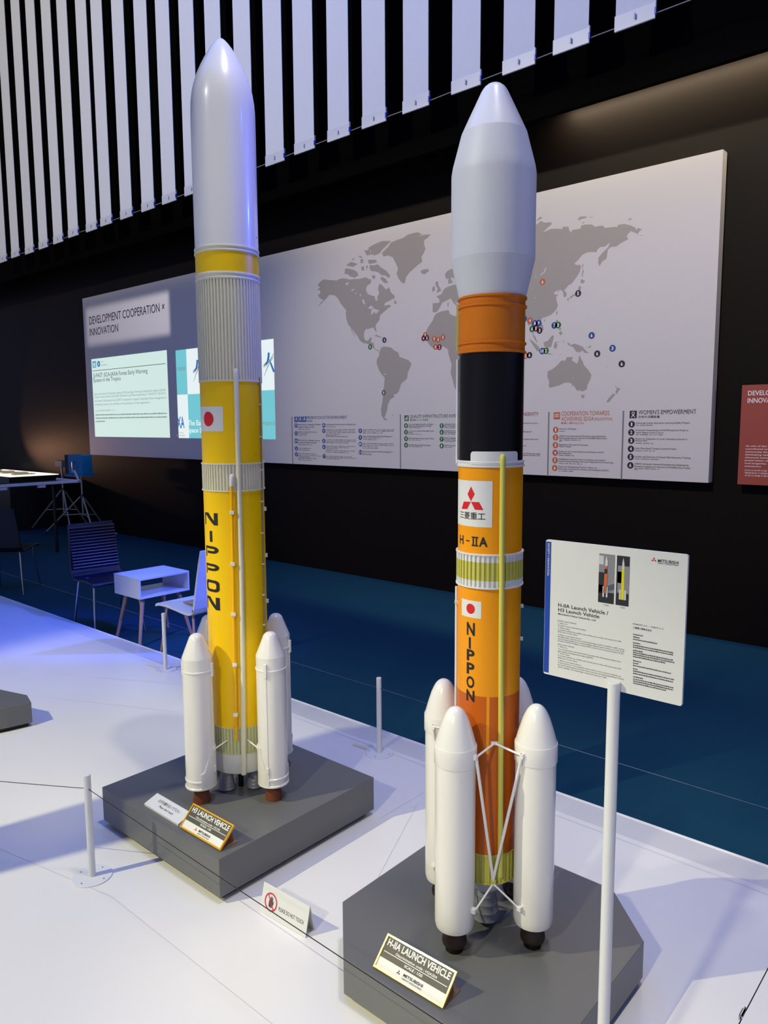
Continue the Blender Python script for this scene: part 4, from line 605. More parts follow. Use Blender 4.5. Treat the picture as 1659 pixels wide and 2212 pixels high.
B().wrap(T(disc2d(-91.6*k, .9895, .0128, .0128, 36)), r+.0003, RED).build('sun_disc', fl)
b = B()
for ch, a0, a1, v0, v1 in (('N', -99.3, -82, .922, .955), ('I', -94.3, -90, .888, .917), ('P', -98.8, -82, .857, .886), ('P', -98.8, -82, .823, .852), ('O', -99, -82, .787, .818), ('N', -99, -81.6, .753, .782)):
    if ch == 'I': b.wrap(T(rect2d(a0*k, v0, a1*k, v1)), r, INK)
    else: b.wrap(T(box_text(ch, a0*k, a1*k, v0, v1, 0.03)), r, INK)
b.build('country_lettering', rk2)

# ------------------------------------------------------------------ name plates on the plinths
GOLD = mat('gold_acrylic_edge', (226, 168, 30), 0.25, coat=0.3)
ACRYL = mat('amber_acrylic', (238, 190, 150), 0.12, trans=0.75)
PLATED = mat('plate_grey_print', (78, 76, 72), 0.5)
PLATEW = mat('plate_white_print', (236, 236, 228), 0.5)
def name_plate(loc, rz, wd, ht, tilt, lines, label, group=None):
    t = thing('name_plate', label, 'name plate', loc, rz)
    ct, st = math.cos(R(tilt)), math.sin(R(tilt))
    def F(d): return lambda u, v: (u, v*st-d*ct, v*ct+d*st+.0015)       # front faces -y, leaning back
    def slab(u0, u1, v0, v1, d0, d1, m, bld):
        q = [F(d)(u, v) for d in (d0, d1) for u, v in ((u0, v0), (u1, v0), (u1, v1), (u0, v1))]
        return bld.add(q, [(0, 1, 2, 3), (4, 5, 6, 7), (0, 1, 5, 4), (1, 2, 6, 5), (2, 3, 7, 6), (3, 0, 4, 7)], m)
    slab(0.004, wd-.004, 0.004, ht-.004, 0.0, .003, PLATEW, B()).build('card', t)
    b = B()
    e = .0048
    for u0, u1, v0, v1 in ((0, wd, 0, e), (0, wd, ht-e, ht), (0, e, e, ht-e), (wd-e, wd, e, ht-e)): slab(u0, u1, v0, v1, -.001, .0055, GOLD, b)
    b.build('gold_frame', t)
    slab(e, wd-e, ht*.345, ht-e, .003, .0034, PLATED, B()).build('grey_field', t)
    b = B()
    f4 = F(.0038)
    for s, a0, a1, v0, v1, m, bo in lines:
        if s == '-': b.flat(rect2d(a0*wd, v0*ht, a1*wd, v1*ht), f4, m)
        elif s == '◆':
            cx, cy, sz = a0*wd, v0*ht, a1*wd
            for p in ([(0, 1), (-.3, .5), (0, 0), (.3, .5)], [(0, 0), (-.6, 0), (-.9, -.5), (-.3, -.5)], [(0, 0), (.6, 0), (.9, -.5), (.3, -.5)]):
                b.flat(poly2d([(cx+x*sz, cy+y*sz) for x, y in p]), f4, m)
        else: b.flat(fit_text(s, a0*wd, a1*wd, v0*ht, v1*ht, bo), f4, m)
    b.build('plate_lettering', t)
    ft = B(); d = ht*st
    ft.box(.002, wd-.002, 0.0, d+.012, 0, .003, ACRYL)
    ft.build('acrylic_foot', t)
    B().add([(wd*.93, d-.001, .003), (wd*.93, d+.004, .003), (wd*.93, d-.004, ht*ct-.004), (wd*.07, d-.001, .003), (wd*.07, d+.004, .003), (wd*.07, d-.004, ht*ct-.004)], [(0, 1, 2), (3, 4, 5), (0, 1, 4, 3), (1, 2, 5, 4), (2, 0, 3, 5)], ACRYL).build('acrylic_prop', t)
    return t
WH = PLATEW
def plate_lines(title, code, logo):
    return [(title, .05, .945, .70, .90, WH, .03), (code, .21, .80, .565, .635, WH, .02), ('-', .045, .955, .515, .535, WH, 0), ('SCALE : 1/25', .37, .63, .405, .48, WH, .03),
            ('◆', .335, .028, .205, 0, logo, 0), ('MITSUBISHI', .405, .68, .18, .26, INK, .02), ('HEAVY INDUSTRIES', .405, .68, .10, .145, INK, 0)]
name_plate((-1.1416, 1.2522, .1212), .0222, .209, .080, 47, plate_lines('H-IIA LAUNCH VEHICLE', 'Discrimination code : H2A204', GREYPRINT), 'gold framed tilted name plate on the plinth of the orange rocket')
name_plate((-2.0162, 1.2855, .1462), .0125, .2115, .081, 44, plate_lines('H3 LAUNCH VEHICLE', 'Discrimination code : H3-24L', RED), 'gold framed tilted name plate on the plinth of the yellow rocket')

# white wedge notice on the yellow rocket's plinth
t = thing('notice_block', 'white wedge shaped notice lying on the plinth left of the gold name plate', 'notice', (-2.2336, 1.2854, .1462), -.0024)
w_, d_, h0, h1 = .205, .052, .008, .026
B().add([(0, 0, 0), (w_, 0, 0), (w_, d_, 0), (0, d_, 0), (0, 0, h0), (w_, 0, h0), (w_, d_, h1), (0, d_, h1)], [(0, 1, 2, 3), (4, 5, 6, 7), (0, 1, 5, 4), (1, 2, 6, 5), (2, 3, 7, 6), (3, 0, 4, 7)], SATIN).build('wedge', t, bevel=0.0008)
fz = lambda u, v: (u*w_, v*d_, h0+(h1-h0)*v+.0006)
b = B()
b.flat(box_text('お手を触れないで下さい', .20, .80, .52, .76, .004), fz, GREYPRINT); b.flat(box_text('Please don\'t touch', .33, .72, .26, .42, 0), fz, GREYPRINT)
b.build('notice_lettering', t)

# white tent card on the floor
SIGNRED = mat('prohibition_red', (206, 44, 70), 0.5)
t = thing('tent_card', 'white folded card with a no touching hand symbol standing on the platform', 'sign', (-1.6596, 1.318, 0), .0465)
w_, h_, tl = .1904, .086, R(14); ct, st = math.cos(tl), math.sin(tl)
def slabf(d): return lambda u, v: (u, v*st-d*ct, v*ct+d*st+.0007)
q = [slabf(d)(u, v) for d in (0, .002) for u, v in ((0, 0), (w_, 0), (w_, h_), (0, h_))]
B().add(q, [(0, 1, 2, 3), (4, 5, 6, 7), (0, 1, 5, 4), (1, 2, 6, 5), (2, 3, 7, 6), (3, 0, 4, 7)], SATIN).build('front_leaf', t)
B().add([(0, h_*st, h_*ct), (w_, h_*st, h_*ct), (w_, h_*st*2, .0005), (0, h_*st*2, .0005), (0, h_*st-.002, h_*ct), (w_, h_*st-.002, h_*ct), (w_, h_*st*2-.002, .0005), (0, h_*st*2-.002, .0005)], [(0, 1, 2, 3), (4, 5, 6, 7), (0, 1, 5, 4), (1, 2, 6, 5), (2, 3, 7, 6), (3, 0, 4, 7)], SATIN).build('back_leaf', t)
f3 = slabf(.0024); f4 = slabf(.0027); f5 = slabf(.0030)
cx, cy = .040, .041
sy = B()
hand = [(-.008, -.014), (.004, -.016), (.009, -.008), (.0105, -.002), (.0115, .004), (.0095, .005), (.0075, -.001), (.0068, .014), (.0045, .0142), (.0038, .003), (.0032, .0165), (.0008, .0167), (.0004, .003), (-.0005, .0155), (-.0028, .0152), (-.0026, .002), (-.0042, .0118), (-.0064, .011), (-.0085, -.002)]
sy.flat(poly2d([(cx+x, cy+y) for x, y in hand]), f3, GREYPRINT)
sy.flat(ring2d(cx, cy, .0218, .0262, 40), f4, SIGNRED)
n = Vector((.75, .66)); d = Vector((-.60, .80)); L = .0232
sy.flat(poly2d([(cx+d.x*L*a+n.x*.0017*c, cy+d.y*L*a+n.y*.0017*c) for a, c in ((-1, -1), (-1, 1), (1, 1), (1, -1))]), f5, SIGNRED)
sy.build('no_touch_symbol', t)
B().flat(fit_text('PLEASE DO NOT TOUCH', .074, .176, .030, .041, 0), f3, INK).build('card_lettering', t)
# ------------------------------------------------------------------ rope posts and wires
def rope_post(x, y, label, group='white rope posts round the display'):
    t = thing('rope_post', label, 'post', (x, y, 0), 0, group)
    B().cyl(.0112, .003, .345, POST, 0, 0, 28, bev=.001).build('pole', t)
    B().cyl(.062, 0, .0035, POST, 0, 0, 48, bev=.001).build('base_disc', t)
    for a in (20, 110, 200, 290):
        B().cyl(.0022, .003, .0045, GREYPRINT, .047*math.cos(R(a)), .047*math.sin(R(a)), 10).build('screw', t)
    B().tube([(-.0116, 0, .298), (.0116, 0, .298)], .0022, BLACK, 10).build('wire_hole', t)
    return t
rope_post(-2.2065, 1.0755, 'short white rope post in front of the yellow rocket plinth, nearest the camera')
rope_post(-2.1065, 2.358, 'short white rope post at the back edge between the two rockets')
rope_post(-3.825, 2.38, 'short white rope post in front of the blue lit chair')
wt = thing('rope_wire', 'thin dark wire strung past the front of both plinths, with a turnbuckle at right', 'wire')
def sag(a, b, s, n=14):
    a = Vector(a); b = Vector(b); return [a.lerp(b, i/n)-Vector((0, 0, s*4*(i/n)*(1-i/n))) for i in range(n+1)]
B().tube(sag((-3.1, .55, .298), (-2.2065, 1.0755, .298), .004)+sag((-2.2065, 1.0755, .298), (-.36, 1.055, .300), .004)[1:]+sag((-.36, 1.055, .300), (-.356, 2.36, .29), .002)[1:], .0011, WIRE, 8).build('wire', wt)
B().tube([(-.3605, 1.440, .2995), (-.3605, 1.448, .2995), (-.3605, 1.449, .2995), (-.3605, 1.471, .2995), (-.3605, 1.472, .2995), (-.3605, 1.480, .2995)], [.0022, .0022, .0042, .0042, .0022, .0022], CHROME, 12).build('turnbuckle', wt)
wb = thing('rope_wire', 'thin pale wire strung along the back edge of the platform over the dark carpet', 'wire')
B().tube(sag((-6.6, 2.40, .292), (-3.825, 2.38, .296), .004)+sag((-3.825, 2.38, .296), (-2.1065, 2.358, .298), .004)[1:]+sag((-2.1065, 2.358, .298), (-.356, 2.36, .29), .004)[1:], .0008, mat('pale_wire', (120, 124, 140), 0.35, metal=0.8), 8).build('wire', wb)

TAPE = mat('beige_tape', (228, 216, 188), 0.7)
for p0, p1, lb in (((-2.255, 2.352), (-2.135, 2.358), 'beige strip of tape left of the rope post between the rockets'), ((-3.985, 2.355), (-3.845, 2.372), 'beige strip of tape left of the rope post before the blue lit chair')):
    a = Vector((*p0, 0)); c_ = Vector((*p1, 0)); dr = (c_-a).normalized(); nn = Vector((-dr.y, dr.x, 0))
    tag(B().obox((a+c_)/2+Vector((0, 0, .0014)), (c_-a)/2, nn*.011, (0, 0, .0008), TAPE).build('adhesive_tape'), lb, 'tape', 'tape strips on the platform')

# ------------------------------------------------------------------ information sign on its pole
BLUEPR = mat('blue_print', (20, 66, 170), 0.5)
sgn = thing('sign_stand', 'square white information sign on a tall white pole right of the orange rocket', 'sign', (-.5515, 1.255, 0))
B().cyl(.0112, .003, .980, POST, 0, 0, 32, bev=.001).build('pole', sgn)
B().cyl(.10, 0, .004, POST, 0, 0, 48, bev=.001).build('base_disc', sgn)
SX, SY = .5515, 1.255
def sp(u, v, d=0): return (u+SX, 1.2600-SY-d, v)
C4 = [(-.6975, 1.2250), (-.4320, 1.2250), (-.4320, .9625), (-.6975, .9625)]
rr_ = round_rect2d(-.6975, .9625, -.4320, 1.2250, .004)
b = B(); n = len(rr_[0])
b.add([sp(u, v) for u, v in rr_[0]]+[sp(u, v, -.006) for u, v in rr_[0]], [tuple(range(n)), tuple(range(n, 2*n))]+[(i, (i+1) % n, n+(i+1) % n, n+i) for i in range(n)], SATIN)
board = b.build('sign_board', sgn)
D1 = lambda u, v: sp(u, v, .0003); D2 = lambda u, v: sp(u, v, .0006); D3 = lambda u, v: sp(u, v, .0009)
B().flat(rect2d(-.6970, .9660, -.6860, 1.2215), D1, BLUEPR).build('blue_stripe', board)
# stripe lettering runs downwards
vs, fs = box_text('SOCIETY × INNOVATION', 0, .062, 0, .0040, .01)
B().flat(([(-.6930+v, 1.2185-u) for u, v in vs], fs), D2, SATIN).build('stripe_lettering', board)
PIC = {k: mat(n_, c, 0.5) for k, n_, c in (('w', 'photo_wall_print', (138, 138, 146)), ('k', 'photo_dark_print', (38, 38, 44)), ('f', 'photo_floor_print', (84, 90, 104)), ('o', 'photo_orange_print', (208, 104, 50)), ('y', 'photo_yellow_print', (222, 212, 30)), ('l', 'photo_light_print', (206, 206, 212)), ('p', 'photo_pale_print', (190, 206, 222)))}
b = B()
x0, x1, y0, y1 = -.5890, -.5592, 1.1210, 1.2105
w_, h_ = x1-x0, y1-y0
def q(u0, v0, u1, v1): return rect2d(x0+u0*w_, y0+v0*h_, x0+u1*w_, y0+v1*h_)
def pg(pts): return poly2d([(x0+u*w_, y0+v*h_) for u, v in pts])
b.flat(q(0, 0, 1, 1), D1, PIC['w']); b.flat(q(0, 0, 1, .22), D2, PIC['k']); b.flat(q(0, .2, .35, .62), D2, PIC['k']); b.flat(pg([(0, .22), (.5, .24), (1, .3), (1, .42), (.6, .36), (0, .36)]), D2, PIC['f']); b.flat(q(0, .78, .3, .96), D2, PIC['l'])
b.flat(pg([(.40, .76), (.56, .76), (.58, .85), (.48, .97), (.40, .85)]), D3, PIC['l']); b.flat(q(.37, .70, .55, .76), D3, PIC['o']); b.flat(q(.37, .60, .54, .70), D3, PIC['k']); b.flat(pg([(.34, .20), (.52, .20), (.58, .60), (.37, .60)]), D3, PIC['o'])
b.flat(q(.28, .12, .38, .34), D3, PIC['l']); b.flat(q(.50, .12, .60, .34), D3, PIC['l'])
x0, x1 = -.5555, -.5318; w_ = x1-x0
b.flat(q(0, 0, 1, 1), D1, PIC['k']); b.flat(q(.1, .25, 1, .8), D2, PIC['w']); b.flat(q(0, 0, 1, .2), D2, PIC['k']); b.flat(q(.1, .45, .45, .68), D2, PIC['f'])
b.flat(pg([(.42, .74), (.62, .74), (.60, .86), (.52, .97), (.44, .86)]), D3, PIC['l']); b.flat(pg([(.40, .12), (.64, .12), (.62, .74), (.42, .74)]), D3, PIC['y']); b.flat(q(.25, .12, .38, .32), D3, PIC['l']); b.flat(q(.66, .12, .80, .32), D3, PIC['l'])
b.build('printed_photos', board)
b = B()
cx, cy, sz = -.4893, 1.2100, .0046
for p in ([(0, 1), (-.32, .5), (0, 0), (.32, .5)], [(0, 0), (-.66, 0), (-1, -.55), (-.34, -.55)], [(0, 0), (.66, 0), (1, -.55), (.34, -.55)]):
    b.flat(poly2d([(cx+x*sz, cy+y*sz) for x, y in p]), D1, RED)
b.build('diamond_emblem', board)
b = B()
for s, u0, u1, v0, v1, c in SIGNTEXT:
    if s == '#':
        u = u0
        while u < u1-.002:
            e = min(u1, u+random.uniform(.0014, .0034)); b.flat(rect2d(u, v0, e, v0+(v1-v0)*random.uniform(.7, .95)), D1, GREYPRINT); u = e+.0006
    else:
        b.flat(fit_text(s, u0, u1, v0, v1, .012 if c == 'd' else 0), D1, INK if c == 'd' else GREYPRINT)
b.build('sign_lettering', board)

# ------------------------------------------------------------------ hanging banners
BANN = mat('white_banner_cloth', (214, 216, 222), 0.8, bump=0.1, scale=20, vary=0.03)
CLIP = mat('white_clip_bar', (206, 208, 214), 0.4)
BLUEC = mat('blue_clip_end', (40, 70, 190), 0.4)
ordn = ['first', 'second', 'third', 'fourth', 'fifth', 'sixth', 'seventh', 'eighth', 'ninth', 'tenth', 'eleventh', 'twelfth']
BX = [(-12.03, 3.960), (-11.587, 3.971), (-11.121, 3.955), (-10.681, 3.958), (-10.238, 3.960), (-9.809, 3.975), (-9.327, 3.968), (-8.957, 3.975), (-8.481, 3.974), (-8.005, 3.976), (-7.570, 3.978), (-7.130, 3.983), (-6.680, 3.987), (-6.215, 3.990), (-5.763, 3.994), (-5.345, 4.008), (-4.903, 4.015), (-4.480, 4.023), (-4.024, 4.026), (-3.530, 4.040), (-3.065, 4.047), (-2.651, 4.058), (-2.198, 4.062)]
first = None
for i, (x, z) in enumerate(BX):
    nR = len(BX)-1-i
    side = ('%s white hanging banner counting from the left edge' % ordn[i]) if i < 12 else ('%s white hanging banner counting from the top right corner' % ordn[nR])
    if first is None:
        t = thing('hanging_banner', side, 'banner', (x, 5.0, z), 0, 'white banners hanging over the dark wall')
        B().box(-.130, .130, -.003, .003, .03, 5.35, BANN).build('banner_cloth', t)
        cb = B().box(-.137, .137, -.007, .007, -.055, .045, CLIP).build('clip_bar', t, bevel=.003)
        B().box(.130, .141, -.009, .009, -.03, .055, CLIP).build('end_cap', t, bevel=.002)
        B().box(.132, .1425, -.0095, .0095, -.03, .01, BLUEC).build('end_stop', t)
        B().tube([(0, -.007, .004), (.006, -.018, .012), (.006, -.018, -.02)], .006, CLIP, 10).build('pin', t)
        first = t
    else:
        t = dup(first, None, (x, 5.0, z)); t['label'] = side
bw = thing('banner_wire', 'thin wire running along the lower ends of the hanging banners', 'wire')
B().tube([(x, 5.012, z-.02) for x, z in BX]+[(0.5, 5.012, 4.07)], .0035, mat('dull_banner_wire', (150, 148, 146), 0.8), 8).build('wire', bw)

# ------------------------------------------------------------------ big wall panel with the world map
PANEL = mat('white_wall_panel', (206, 203, 203), 0.5, vary=0.01)
PSIDE = mat('grey_panel_side', (130, 128, 128), 0.6)
LANDM = mat('grey_map_land', (160, 155, 150), 0.55)
YP = 5.69
wp = thing('world_map_panel', 'huge white wall panel with a grey world map and lists of projects', 'wall panel', (-6.41, YP, 1.0015))
def pp(d): return lambda u, v: (u+6.41, -d, v-1.0015)
b = B()
b.box(-4.583, 4.581, 0, .088, 0, 2.332, PANEL)
board = b.build('panel_board', wp)
b = B()
for i, L in enumerate(LAND): b.flat(poly2d(L), pp(.0004+.000008*i), LANDM)
land = b.build('map_land', board)
b = B()
for L in LAKES: b.flat(poly2d(L), pp(.0013), PANEL)
b.build('map_lakes', land)
PCOL = {'o': mat('orange_brown_print', (186, 98, 62), 0.5), 'r': mat('dark_red_print', (128, 26, 34), 0.5), 'n': mat('navy_print', (22, 44, 70), 0.5), 'g': mat('green_print', (40, 104, 50), 0.5),
        'b': mat('panel_blue_print', (24, 72, 140), 0.5), 'k': mat('purple_black_print', (38, 28, 48), 0.5), 'd': INK, 'y': mat('pale_grey_print', (120, 118, 120), 0.6)}
WPR = mat('white_print', (236, 236, 236), 0.5)
def badge(u, v, s, c, r, big):
    bb_ = B()
    bb_.flat(disc2d(u, v, r, r, 22), pp(.0016), PCOL[c])
    if len(s) == 1: tw = r*.62
    else: tw = r*1.15
    if s == '1': tw = r*.42
    bb_.flat(box_text(s, u-tw/2, u+tw/2, v-r*.55, v+r*.55, .03), pp(.0022), WPR)
    bb_.build('list_badge' if big else 'map_marker', board)
for u, v, s, c in MARKERS: badge(u, v, s, c, .0265, False)
for u, v, s, c in LISTBADGES: badge(u, v, s, c, .0255 if c in 'ok' else .024, True)
for i, (x0, z0, x1, z1, c) in enumerate(ICONS):
    bb_ = B(); bb_.flat(rect2d(x0, z0, x1, z1), pp(.0014), PCOL[c])
    W_, H_ = x1-x0, z1-z0; g = lambda a: (x0+a[0]*W_, z0+a[1]*H_)
    if c == 'g':
        for a in ((.2, .15, .32, .5), (.42, .15, .54, .7), (.64, .15, .76, .85)): bb_.flat(rect2d(*g(a[:2]), *g(a[2:])), pp(.0020), WPR)
    elif c == 'o':
        for a in ((.15, .3, .47, .75), (.53, .3, .85, .75)):
            bb_.flat(rect2d(*g(a[:2]), *g(a[2:])), pp(.0020), WPR)
            bb_.flat(rect2d(*g((a[0]+.06, .38)), *g((a[2]-.06, .67))), pp(.0024), PCOL['o'])
    elif c == 'k':
        bb_.flat(ring2d(*g((.5, .66)), W_*.13, W_*.21, 20), pp(.0020), WPR)
        bb_.flat(poly2d([g(a) for a in ((.2, .12), (.3, .12), (.5, .38), (.7, .12), (.8, .12), (.58, .46), (.42, .46))]), pp(.0020), WPR)
    else:
        for a in ((.2, .55, .8, .62), (.2, .40, .8, .47), (.2, .25, .8, .32), (.35, .68, .65, .85)): bb_.flat(rect2d(*g(a[:2]), *g(a[2:])), pp(.0020), WPR)
    bb_.build('pictogram', board)
for x, z0, z1 in DIVIDERS:
    B().flat(rect2d(x-.006, z1 if z1 < z0 else z0, x+.006, max(z0, z1)), pp(.0012), PCOL['y']).build('divider_line', board)
hb = B(); tb = B()
for s, u0, u1, v0, v1, c in PANELTEXT:
    big = (v1-v0) > .035
    (hb if big else tb).flat(fit_text(s, u0, u1, v0, v1, 0), pp(.0018), PCOL[c])
hb.build('heading_lettering', board)
for u0, u1, v0, hgt, c in PANELBARS:
    u = u0
    while u < u1-.01:
        e = min(u1, u+random.uniform(.02, .07)); tb.flat(rect2d(u, v0, e, v0+hgt*random.uniform(.6, .9)), pp(.0018), PCOL['y']); u = e+.009
tb.build('list_lettering', board)
# projected slides
SL1 = emit('slide_pale_light', (208, 232, 226), 0.98); SLT = emit('slide_teal_light', (112, 196, 208), 1.0); SLW = emit('slide_white_light', (228, 240, 242), 1.0)
SLK = emit('slide_dark_text', (64, 84, 88), 1.0); SLM = emit('slide_grey_text', (120, 140, 140), 1.0); SLB = emit('slide_blue_text', (34, 104, 168), 1.0); SLI = emit('slide_icon_blue', (86, 160, 190), 1.0)
SCOL = {'d': SLK, 'm': SLM, 'w': SLW, 'j': SLB}
s1 = B().flat(rect2d(-10.814, 1.277, -8.803, 2.430), pp(.0010), SL1).build('text_slide', board)
b = B()
for s, u0, u1, v0, v1, c in SLIDETEXT[:7]: b.flat(fit_text(s, u0, u1, v0, v1, 0.004 if c == 'd' else 0), pp(.0018), SCOL[c])
for u0, u1, v0, hgt, c in SLIDEBARS:
    u = u0
    while u < u1-.01:
        e = min(u1, u+random.uniform(.02, .06)); b.flat(rect2d(u, v0, e, v0+hgt*random.uniform(.65, .95)), pp(.0018), SLM); u = e+.008
b.flat(rect2d(-10.786, 2.252, -8.84, 2.260), pp(.0018), SLK)
b.build('slide_lettering', s1)
b = B(); b.flat(rect2d(-10.786, 2.302, -10.675, 2.398), pp(.0016), SLI); b.flat(disc2d(-10.600, 2.350, .044, .044, 24), pp(.0016), SLB); b.flat(box_text('1', -10.608, -10.592, 2.328, 2.372, .02), pp(.0022), SLW)
for a in (.2, .4, .6): b.flat(rect2d(-10.765, 2.302+.096*a, -10.697, 2.302+.096*(a+.1)), pp(.0022), SLW)
b.flat(box_text('JICA', -10.53, -10.45, 2.362, 2.385), pp(.0018), SLM); b.flat(box_text('INDONESIA', -10.53, -10.36, 2.315, 2.336), pp(.0018), SLM)
b.build('slide_pictogram', s1)
s2 = B()
xs = [-8.600, -8.362, -7.79, -7.22, -6.649]; zs = [1.275, 1.838, 2.410]
for i in range(4):
    for j in range(2):
        s2.flat(rect2d(xs[i], zs[j], xs[i+1], zs[j+1]), pp(.0010), SLT if (i+j) % 2 == 1 else SLW)
s2 = s2.build('checker_slide', board)
b = B()
for s, u0, u1, v0, v1, c in SLIDETEXT[7:]: b.flat(fit_text(s, u0, u1, v0, v1, 0.02 if c in 'wj' else 0), pp(.0022), SCOL[c])
b.build('slide_lettering', s2)
b = B()
def ribbon(pts, wd, m):
    n_ = len(pts); vs = []
    for i, p in enumerate(pts):
        a = Vector(pts[max(i-1, 0)]); c = Vector(pts[min(i+1, n_-1)]); d = (c-a).normalized(); nn = Vector((-d.y, d.x))*wd[i]/2
        vs += [Vector(p)+nn, Vector(p)-nn]
    b.flat(([(v.x, v.y) for v in vs], [(2*i, 2*i+1, 2*i+3, 2*i+2) for i in range(n_-1)]), pp(.0018), m)
for dx in (0, -1.39):
    ribbon([(-6.735+dx, 2.262), (-6.742+dx, 2.21), (-6.765+dx, 2.155), (-6.835+dx, 2.118)], [.034, .036, .03, .008], SLB)
    ribbon([(-6.835+dx, 2.10), (-6.78+dx, 2.125), (-6.70+dx, 2.19), (-6.652+dx, 2.245)], [.006, .014, .014, .008], SLM)
    ribbon([(-6.735+dx, 2.19), (-6.70+dx, 2.13), (-6.652+dx, 2.04)], [.006, .026, .03], SLB)
    ribbon([(-6.83+dx, 1.995), (-6.77+dx, 2.09), (-6.71+dx, 2.16), (-6.652+dx, 2.21)], [.005, .012, .012, .006], SLM)
b.build('slide_emblem', s2)

# red panel further right
REDP = mat('brick_red_panel', (150, 66, 54), 0.5)
rp = thing('red_panel', 'brick red wall panel with white lettering cut off by the right edge', 'wall panel', (-1.628, YP, 1.0015))
B().box(0, 1.6, 0, .088, 0, .70, REDP).build('panel_board', rp)
pr = lambda d: (lambda u, v: (u+1.628, -d, v-1.0015))
b = B()
b = B()
b.flat(fit_text('DEVELOPMENT COOPERATION ×', -1.586, -.98, 1.628, 1.660, .01), pr(.001), WPR); b.build('heading_lettering', rp); b = B()
b.flat(fit_text('INNOVATION', -1.587, -1.345, 1.576, 1.609, .01), pr(.001), WPR)
b.build('heading_lettering', rp); b = B()
for i, (s, ue) in enumerate((('As one of the world leaders, it has', -1.24), ('contributed to efforts of the global', -1.24), ('community through the support of', -1.24), ('developing nations with the use of', -1.24), ('advanced technologies to assist the', -1.24), ('preservation of the environment', -1.26), ('and longevity, cooperation and', -1.26), ('empowerment.', -1.474))):
    v = 1.270-.0203*i; b.flat(fit_text(s, -1.585, ue, v, v+.010, .01), pr(.001), WPR)
for i, s in enumerate(('日本は世界の国々と一体として各国', '環境保全や健康長寿の取組みを支援', '女性の活躍や教育を推進しています')):
    v = 1.098-.0185*i; b.flat(box_text(s, -1.582, -1.25, v, v+.011), pr(.001), WPR)
b.build('panel_lettering', rp)

# ------------------------------------------------------------------ chairs and side table on the carpet
NAVY = mat('navy_leatherette', (20, 18, 36), 0.38, bump=0.1, scale=200)
BLK = mat('black_leatherette', (14, 14, 16), 0.4)
WSH = mat('white_shell', (216, 218, 226), 0.45)
STRIPE = mat('beige_striped_pad', (170, 162, 140), 0.8)
LEGW = mat('pale_wood_leg', (176, 146, 128), 0.5)
LEGS = mat('chrome_leg', (196, 198, 204), 0.22, metal=1.0)
def shell_chair(label, loc, rz, m, ribbed, legm, tapered=False, wd=.40):
    """faces +x; origin on the carpet under the middle of the seat"""
    t = thing('side_chair', label, 'chair', loc, rz)
    # side profile of the one-piece shell, front to back then up the backrest
    prof = [(.225, .425), (.205, .440), (.10, .445), (0, .438), (-.10, .428), (-.165, .428), (-.195, .440), (-.212, .468), (-.222, .52), (-.240, .64), (-.262, .76), (-.280, .845)]
    def strip(u0, u1, off0, off1, m_, name, parent, ww, bev=.004):
        vs = []; pr_ = prof[u0:u1]; n_ = len(pr_); b_ = B()
        for o_ in (off0, off1):
            for i in range(n_):
                a = Vector(pr_[max(i-1, 0)]); c = Vector(pr_[min(i+1, n_-1)]); d = (c-a).normalized(); nn = Vector((d.y, -d.x))*-1
                p = Vector(pr_[i])-nn*o_*-1
                taper = ww*(1-.10*max(0, (p.y-.5)/.35))
                vs += [(p.x, -taper/2, p.y), (p.x, taper/2, p.y)]
        fs = []
        for o_ in (0, n_*2):
            fs += [(o_+2*i, o_+2*i+1, o_+2*i+3, o_+2*i+2) for i in range(n_-1)]
        N = n_*2
        for i in range(n_-1):
            fs += [(2*i, 2*i+2, N+2*i+2, N+2*i), (2*i+1, 2*i+3, N+2*i+3, N+2*i+1)]
        fs += [(0, 1, N+1, N), (N-2, N-1, 2*N-1, 2*N-2)]
        return b_.add(vs, fs, m_).build(name, parent, bevel=bev)
    strip(0, 8, 0, .016, m, 'seat', t, wd)
    bk = strip(6, 12, 0, .016, m, 'backrest', t, wd)
    if ribbed:
        rb = B()
        for i in range(14):
            z = .50+i*.024; x = -.205-.012*(z-.5)/.03*.55
            x = -.214-(z-.50)*.185
            rb.tube([(x+.010, -wd*.46, z), (x+.013, 0, z), (x+.010, wd*.46, z)], .011, m, 8)
        rb.build('back_ribbing', bk)
    for sx in (1, -1):
        for sy in (1, -1):
            top = Vector((.12*sx if not tapered else .13*sx, .10*sy, .424)); kn = Vector((.150*sx, .165*sy, .405)); ft = Vector((.215*sx, .200*sy, 0))
            if tapered: B().tube([(.12*sx, .12*sy, .43), ft], [.015, .009], legm, 12).build('leg', t)
            else: B().tube([top, top.lerp(kn, .6)+Vector((0, 0, .006)), kn, kn.lerp(ft, .08), ft], .0085, legm, 12).build('leg', t)
    B().box(-.13, .13, -.11, .11, .410, .424, legm).build('under_frame', t)
    return t
shell_chair('dark navy chair with horizontally ribbed back, facing the small white table', (-5.485, 2.925, -.18), R(-6), NAVY, True, LEGS)
shell_chair('black chair with chrome legs cut off by the left edge', (-7.62, 3.05, -.18), R(135), BLK, False, LEGS, False, .42)
cb = shell_chair('blue lit white shell chair half hidden behind the yellow rocket', (-4.19, 2.895, -.18), R(180), WSH, False, LEGW, False, .42)
B().box(-.14, .06, -.17, .10, .448, .453, STRIPE).build('seat_pad', cb)
st = thing('side_table', 'small white box shaped side table with an open shelf and splayed wooden legs', 'table', (-5.055, 3.06, -.18))
TB = mat('white_table_laminate', (222, 224, 230), 0.4)
w2, d2, zt, zb, th = .177, .214, .51, .358, .014
b = B(); b.box(-w2, w2, -d2, d2, zt-th, zt, TB); b.build('table_top', st, bevel=.001)
B().box(-w2, w2, -d2, d2, zb, zb+th, TB).build('shelf', st, bevel=.001)
